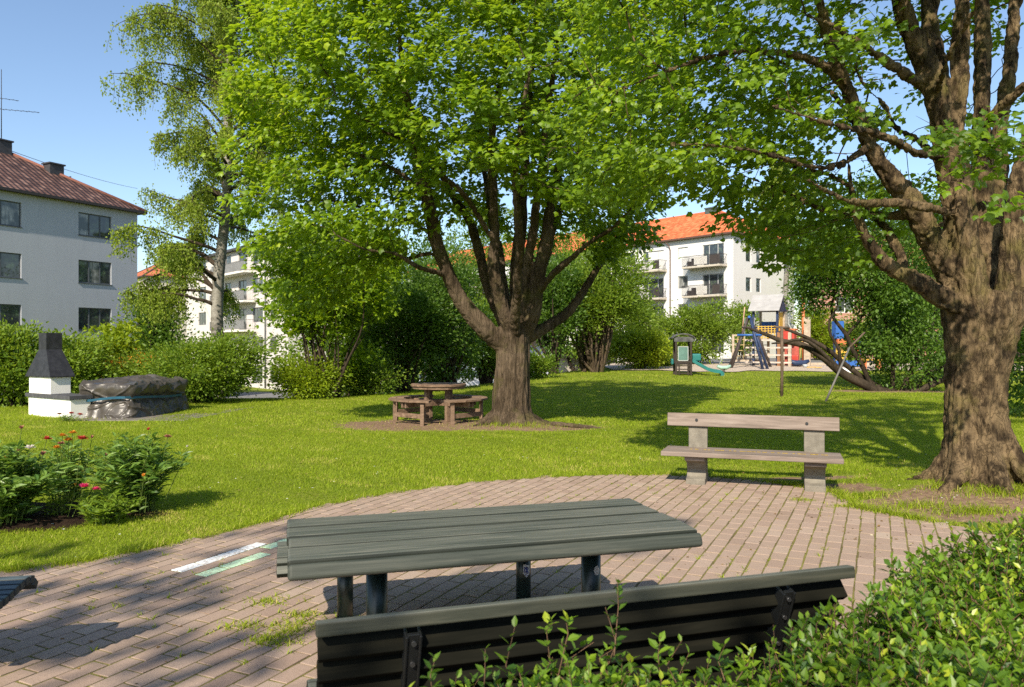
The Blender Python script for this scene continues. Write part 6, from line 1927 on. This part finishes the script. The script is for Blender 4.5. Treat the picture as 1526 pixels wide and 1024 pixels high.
# ------------------------------------------------------------------ playground
def playground():
    DW = m_plain('dark_playhouse_wood', (.035, .026, .020), .7, .3, var=.35, nscale=8)
    TEAL = m_plain('teal_plastic', (.02, .15, .145), .35, .5, var=.12)
    GLS = m_plain('playhouse_pane', (.10, .19, .17), .12, .6, var=.3, nscale=2)
    SILV = m_plain('silver_frame', (.38, .40, .40), .4, .5)
    WOODP = m_plain('grey_play_wood', (.40, .33, .25), .8, .2, var=.25, nscale=6)
    BLUE = m_plain('blue_paint', (.03, .11, .36), .4, .5, var=.1); YEL = m_plain('yellow_paint', (.58, .36, .05), .4, .5, var=.1)
    RED = m_plain('red_paint', (.42, .05, .035), .4, .5, var=.1); ORA = m_plain('orange_paint', (.50, .15, .05), .5, .4, var=.15)
    NAVY = m_plain('navy_pole', (.020, .035, .085), .5, .4, var=.3); DARKP = m_plain('dark_pole', (.060, .048, .045), .6, .3, var=.3)
    ROOFP = m_plain('pale_roof_boards', (.34, .33, .32), .6, .3, var=.12, nscale=3)
    BROWNP = m_plain('brown_post', (.24, .12, .06), .8, .2, var=.3)

    # hut with slide
    d = 35.8; x = (1017 - 763) / FP * d; z = gz(x, d)
    t = thing('slide_hut', 'small dark wooden hut with a teal slide at the lawn edge of the sand', 'play hut', (x, d, z), R(-6))
    for i in (-1, 1):
        for j in (-1, 1):
            m = MB(); m.box((i * .34, j * .42, .85), (.09, .09, 1.7)); m.build('post', DW, t, .01)
    m = MB()
    for i in (-1, 1): m.box((i * .20, -.45, .32), (.06, .05, .64))
    for zz in (.10, .28, .44): m.box((0, -.46, zz), (.62, .04, .05))
    m.box((0, 0, .52), (.72, .9, .06)); m.box((0, -.43, .62), (.62, .05, .10))
    m.build('ladder_base', DW, t)
    # curved roof
    m = MB(); vs = []; n = 7
    for k in range(n):
        a = PI * (.12 + .76 * k / (n - 1)); vs.append((-.58 * math.cos(a) * .95, 1.62 + .32 * math.sin(a)))
    for k in range(n - 1):
        (x0, z0), (x1, z1) = vs[k], vs[k + 1]
        m.beam((x0, 0, z0), (x1, 0, z1), 1.1, .04, (0, 0, 1)) if False else None
        m.add([(x0, -.56, z0), (x1, -.56, z1), (x1, .56, z1), (x0, .56, z0), (x0, -.56, z0 - .05), (x1, -.56, z1 - .05), (x1, .56, z1 - .05), (x0, .56, z0 - .05)], [(0, 1, 2, 3), (7, 6, 5, 4), (0, 4, 5, 1), (3, 2, 6, 7), (0, 3, 7, 4), (1, 5, 6, 2)])
    m.box((0, -.46, 1.66), (.86, .04, .22))
    m.build('roof', m_plain('hut_roof', (.07, .07, .07), .45, .5, var=.6, nscale=5, bump=.6), t)
    m = MB(); m.box((-.02, -.44, 1.0), (.42, .03, .60)); pn = m.build('window', GLS, t)
    m = MB()
    for q in (-.24, .20): m.box((q, -.445, 1.0), (.03, .04, .66))
    for q in (.68, 1.32): m.box((-.02, -.445, q), (.46, .04, .03))
    m.build('window_frame', SILV, pn)
    m = MB()
    pr = [(.40, .62), (.70, .45), (1.15, .20), (1.45, .12), (1.75, .08)]
    for k in range(len(pr) - 1):
        (x0, z0), (x1, z1) = pr[k], pr[k + 1]
        for (ya, yb, hh) in ((-.24, -.20, .16), (.20, .24, .16), (-.20, .20, .03)):
            m.add([(x0, ya, z0), (x1, ya, z1), (x1, yb, z1), (x0, yb, z0), (x0, ya, z0 + hh), (x1, ya, z1 + hh), (x1, yb, z1 + hh), (x0, yb, z0 + hh)], [(3, 2, 1, 0), (4, 5, 6, 7), (0, 1, 5, 4), (2, 3, 7, 6), (1, 2, 6, 5), (3, 0, 4, 7)])
    m.box((1.76, 0, .02), (.10, .5, .34)); m.box((1.82, -.12, -.02), (.12, .12, .30))
    m.build('slide', TEAL, t)
    m = MB(); m.box((.62, .1, .82), (.44, .5, .34)); m.box((-.46, .1, .62), (.12, .4, .28)); m.build('side_tub', TEAL, t, .06, 4)
    # spring seat
    d = 37.6; x = (1078 - 763) / FP * d; z = gz(x, d)
    t = thing('spring_rocker', 'small pale green spring rocker with a thin grip between slide and swing frame', 'spring rocker', (x, d, z))
    PG = m_plain('pale_green_plastic', (.30, .45, .38), .5)
    m = MB(); m.tube([(-.3, 0, .34), (-.1, 0, .26), (.15, 0, .26), (.36, 0, .36)], [.07, .10, .10, .06], 8); m.build('seat', PG, t)
    m = MB(); m.tube([(-.25, 0, .34), (-.05, 0, .72), (.02, 0, .92)], .022, 6); m.tube([(-.02, -.14, .78), (-.02, .14, .78)], .018, 6); m.build('grip', SILV, t)
    m = MB(); pts = [(.09 * math.cos(k * .9), .09 * math.sin(k * .9), .02 + k * .009) for k in range(26)]; m.tube(pts, .014, 5); m.build('spring', DARKP, t)

    # A-frame swing stand
    d = 42; x = (1117 - 763) / FP * d; z = gz(x, d)
    t = thing('swing_frame', 'dark and blue pole swing stand with a row of slanting legs on the sand', 'swing frame', (x, d, z), R(-18))
    HT = 2.75
    # ridge runs away from the camera
    for (px_, py_, mt) in ((-.95, -1.1, DARKP), (-1.15, 1.3, DARKP), (.95, -1.1, NAVY), (1.15, 1.3, DARKP), (.70, -1.35, NAVY)):
        m = MB(); m.tube([(px_, py_, -.1), (px_ * .06, py_ * .8, HT)], [.075, .065], 8); m.build('leg', mt, t)
    m = MB(); m.tube([(0, -1.2, HT), (0, 1.35, HT)], .07, 8); m.tube([(-.62, -1.05, 1.15 * 1.55), (.66, -1.05, 1.15 * 1.55)], .055, 8); m.build('crossbar', BLUE, t)
    m = MB(); m.tube([(-.4, -1.0, 2.2), (.42, -1.0, 2.2)], .045, 8); m.build('upper_crossbar', DARKP, t)
    m = MB()
    for q in (-.25, .25): m.tube([(q, .2, HT), (q, .2, .55)], .012, 5)
    m.build('chain', SILV, t)
    m = MB(); m.box((0, .2, .53), (.6, .24, .05)); m.build('swing_seat', DARKP, t)
    # rope net frame behind
    d = 44.5; x = (1118 - 763) / FP * d; z = gz(x, d)
    t = thing('climbing_net', 'rope climbing net hung in a grey wooden frame behind the swing stand', 'climbing net', (x, d, z))
    m = MB(); m.box((-1.0, 0, .85), (.12, .12, 1.9)); m.box((1.05, 0, .85), (.12, .12, 1.9)); m.box((0, 0, .28), (2.1, .1, .12)); m.box((0, 0, 1.75), (2.1, .1, .08)); m.build('frame', WOODP, t)
    m = MB()
    for k in range(5): m.tube([(-.8 + .4 * k, 0, .3), (-.7 + .35 * k, 0, 1.75)], .022, 5)
    for k in range(4): m.tube([(-.95, 0, .55 + .32 * k), (1.0, 0, .55 + .32 * k)], .022, 5)
    m.build('net', m_plain('rope', (.45, .33, .16), .9), t)
    m = MB(); m.tube([(-.35, .4, 1.9), (-.2, .4, 3.4)], .03, 6); m.build('flag_pole', m_plain('peach_pole', (.5, .3, .22), .7), t)

    # climbing tower
    d = 44.5; x = (1147 - 763) / FP * d; z = gz(x, d)
    t = thing('climbing_tower', 'tall play tower with pale pitched roof and coloured panels behind the swing stand', 'play tower', (x, d, z), R(-34))
    for i, (a, b) in enumerate(((-.72, -.7), (.62, -.7), (-.72, .7), (.62, .7))):
        m = MB(); m.box((a, b, 1.6), (.12, .12, 3.2)); m.build('post', NAVY if i < 2 else WOODP, t)
    m = MB()
    for s in (-1, 1):
        for k in range(6):
            f0 = k / 6; f1 = (k + 1) / 6
            y0, z0 = s * (1.0 * (1 - f0)), 3.15 + .95 * f0; y1, z1 = s * (1.0 * (1 - f1)), 3.15 + .95 * f1 - .012
            vs = [(-.95, y0, z0), (.80, y0, z0), (.80, y1, z1), (-.95, y1, z1), (-.95, y0, z0 + .04), (.80, y0, z0 + .04), (.80, y1, z1 + .04), (-.95, y1, z1 + .04)]
            m.add(vs, [(3, 2, 1, 0), (4, 5, 6, 7), (0, 1, 5, 4), (1, 2, 6, 5), (2, 3, 7, 6), (3, 0, 4, 7)])
    m.build('roof', ROOFP, t)
    m = MB(); m.add([(.72, -.95, 3.14), (.72, .95, 3.14), (.72, 0, 4.02), (.68, -.95, 3.14), (.68, .95, 3.14), (.68, 0, 4.02)], [(0, 1, 2), (5, 4, 3), (0, 3, 4, 1), (1, 4, 5, 2), (2, 5, 3, 0)]); m.build('gable', NAVY, t)
    for nm, c, s, mt in (('platform', (-.05, 0, 1.5), (1.5, 1.4, .08), WOODP), ('panel', (-.05, .66, 2.25), (1.2, .05, .65), BLUE), ('panel', (.58, .2, 2.55), (.05, .7, 1.1), YEL), ('panel', (-.70, .0, 1.85), (.05, 1.1, .7), BLUE)):
        m = MB(); m.box(c, s); m.build(nm, mt, t)
    m = MB()
    for k in range(6): m.box((-.05, -.72, 1.62 + .13 * k), (1.2, .03, .04))
    for k in range(7): m.box((-.6 + .18 * k, -.72, 1.95), (.04, .03, .72))
    m.build('fence', YEL, t)
    m = MB()
    for k in range(4): m.box((.15, -.9, .22 + .42 * k), (2.6, .09, .09))
    m.build('rung', m_plain('pale_rungs', (.50, .42, .36), .8), t)
    for xx in (.75, 1.35):
        m = MB(); m.box((xx, -.86, .95), (.16, .16, 1.95)); m.build('side_post', BROWNP if xx < 1 else WOODP, t)
    m = MB(); m.box((1.05, .1, 1.75), (.75, .6, .55)); m.build('red_box', RED, t, .03)
    m = MB(); m.box((1.05, .1, 2.09), (.85, .7, .10)); m.build('lid', ORA, t)
    m = MB(); m.box((1.15, .4, .75), (.8, .06, 1.4)); m.build('back_panel', m_plain('dull_red', (.35, .08, .06), .7, var=.3), t)
    m = MB(); m.box((1.35, .1, .35), (.55, .5, .55)); m.build('red_bin', RED, t, .04)
    m = MB(); m.box((1.95, .6, 1.4), (.35, .10, 2.8)); m.build('grey_upright', WOODP, t)
    # post and red pole
    d = 45; x = (1197 - 763) / FP * d; z = gz(x, d)
    t = thing('orange_pole', 'tall thin orange pole standing beside the play tower', 'pole', (x, d, z))
    m = MB(); m.cyl((0, 0, -.1), (0, 0, 4.6), .09, 10); m.build('shaft', ORA, t)
    m = MB(); m.cyl((0, 0, 4.6), (0, 0, 4.68), .11, 10); m.build('cap', RED, t)
    # spring boat
    d = 43.2; x = (1191 - 763) / FP * d; z = gz(x, d)
    t = thing('spring_boat', 'low navy spring boat with a leaning stick on the sand', 'spring rocker', (x, d, z))
    m = MB(); m.tube([(-.55, 0, .36), (-.25, 0, .22), (.25, 0, .22), (.55, 0, .36)], [.09, .16, .16, .09], 8); m.build('hull', NAVY, t)
    m = MB(); m.tube([(0, 0, .3), (.18, 0, 1.6)], .025, 6); m.build('stick', m_plain('yellow_stick', (.5, .36, .12), .7), t)
    m = MB(); m.cyl((0, 0, -.02), (0, 0, .2), .08, 10); m.build('spring', DARKP, t)
    # sandbox toys and kerb
    d = 46; x = (1245 - 763) / FP * d; z = gz(x, d)
    t = thing('timber_kerb', 'long pale timber edging along the back of the sand', 'kerb', (x, d, z))
    m = MB(); m.box((0, 0, .10), (4.4, .16, .2)); m.build('beam', WOODP, t, .02)
    # second climbing frame at right
    d = 43.5; x = (1262 - 763) / FP * d; z = gz(x, d)
    t = thing('toy_house', 'blue and yellow small play house seen through the leaning stems', 'play hut', (x, d, z), R(8))
    m = MB(); m.box((-.55, 0, 2.1), (.5, .4, 1.0)); m.build('upper_box', BLUE, t)
    for a in (-.75, .8):
        m = MB(); m.box((a, 0, .95), (.10, .10, 1.9)); m.build('post', NAVY, t)
    m = MB(); m.box((0, .1, .22), (1.9, .8, .3)); m.build('base', BLUE, t)
    m = MB(); m.box((-.35, 0, 1.45), (.7, .5, .3)); m.build('awning', ORA, t)
    m = MB(); m.box((-.3, .2, .85), (.8, .06, 1.0)); m.build('front_panel', YEL, t)
    m = MB(); m.tube([(.25, -.3, 1.6), (.85, -.3, .0)], .04, 6); m.build('handrail', RED, t)
    d = 41; x = (1298 - 763) / FP * d; z = gz(x, d)
    t = thing('toy_table', 'low orange and yellow toy table near the leaning shrub', 'toy table', (x, d, z))
    m = MB(); m.box((0, 0, .5), (.9, .6, .07)); m.build('top', YEL, t)
    for a in (-.38, .38):
        m = MB(); m.box((a, 0, .23), (.08, .5, .46)); m.build('leg', ORA, t)
    # little things lying on the sand
    r = random.Random(8)
    for (px_, dd, c, nm, lb) in ((1212, 41.2, YEL, 'toy_spade', 'flat yellow toy spade lying on the sand'), (1200, 41.8, SILV, 'toy_bucket', 'pale toy bucket on the sand near the spring boat')):
        x = (px_ - 763) / FP * dd; z = gz(x, dd) + .05
        m = MB()
        if 'spade' in nm:
            m.beam((-.35, 0, .04), (.15, .05, .05), .04, .04); m.prism([(.13, -.06), (.42, -.10), (.48, .05), (.40, .16), (.13, .12)], .02, .05)
        else:
            m.tube([(0, 0, 0), (0, 0, .17)], [.10, .14], 12)
        o = m.build(nm, c, None, loc=(x, dd, z)); tag(o, lb, 'toy')
    # white stone lying on the lawn below the leaning stem
    x, y, _ = P(1258, 565, 36.5); z = gz(x, y)
    bm = bmesh.new(); bmesh.ops.create_icosphere(bm, subdivisions=3, radius=1)
    for v in bm.verts:
        v.co += Vector(v.co) * mnoise.noise(v.co * 1.6) * .3; v.co.x *= .42; v.co.y *= .28; v.co.z *= .17
    me = bpy.data.meshes.new('white_sack'); bm.to_mesh(me); bm.free(); me.materials.append(m_plain('white_sack', (.72, .70, .68), .8))
    o = bpy.data.objects.new('white_sack', me); link(o); o.location = (x, y, z + .1)
    tag(o, 'white lumpy sack lying under the bare leaning stems', 'sack')
# ------------------------------------------------------------------ build everything
build_setting()
near_furniture()
round_table(); grill(); tarp(); utility()
left_building(); right_building(); centre_building(); small_buildings()
vegetation(); hedge(); garden(); playground()
# ------------------------------------------------------------------ light, sky, camera
SUN_D = Vector((.40, 1.22, -1.0)).normalized()
def lights():
    w = bpy.data.worlds.new('World'); scn.world = w
    w.use_nodes = True
    nt = w.node_tree; nt.nodes.clear()
    out = nt.nodes.new('ShaderNodeOutputWorld'); bg = nt.nodes.new('ShaderNodeBackground')
    sk = nt.nodes.new('ShaderNodeTexSky'); sk.sky_type = 'NISHITA'; sk.sun_disc = False
    el = math.asin(-SUN_D.z)
    sk.sun_elevation = el
    sk.sun_rotation = math.atan2(-SUN_D.x, -SUN_D.y)
    sk.air_density = 1.0; sk.dust_density = .6; sk.ozone_density = 2.2; sk.altitude = 50
    nt.links.new(sk.outputs[0], bg.inputs[0]); bg.inputs[1].default_value = SKY
    nt.links.new(bg.outputs[0], out.inputs[0])
    L = bpy.data.lights.new('sun', 'SUN'); L.energy = SUN; L.angle = R(.53); L.color = (1.0, .90, .74)
    o = bpy.data.objects.new('sun', L); COL.objects.link(o)
    o.rotation_euler = SUN_D.to_track_quat('-Z', 'Y').to_euler()
    o.location = (-20, -40, 40)
    cam = bpy.data.cameras.new('camera'); cam.lens = FP / 1526 * 36; cam.sensor_width = 36; cam.clip_end = 4000; cam.clip_start = .05
    cam.dof.use_dof = True; cam.dof.focus_distance = 9.0; cam.dof.aperture_fstop = 6.3
    c = bpy.data.objects.new('camera', cam); COL.objects.link(c)
    c.location = (0, 0, CAM_H); c.rotation_euler = (PI / 2, 0, 0)
    scn.camera = c
    scn.view_settings.view_transform = 'Standard'; scn.view_settings.look = 'None'
    scn.view_settings.exposure = EXPO; scn.view_settings.gamma = 1
    scn.render.engine = 'CYCLES'
    cy = scn.cycles
    cy.use_denoising = False
    try: cy.denoiser = 'OPENIMAGEDENOISE'
    except Exception: pass
    cy.max_bounces = 8; cy.diffuse_bounces = 5; cy.glossy_bounces = 2; cy.transmission_bounces = 4; cy.transparent_max_bounces = 4
    cy.sample_clamp_indirect = 6
    cy.caustics_reflective = False; cy.caustics_refractive = False
    scn.render.use_persistent_data = False

SKY = .125; SUN = 5.0; EXPO = .64
lights()
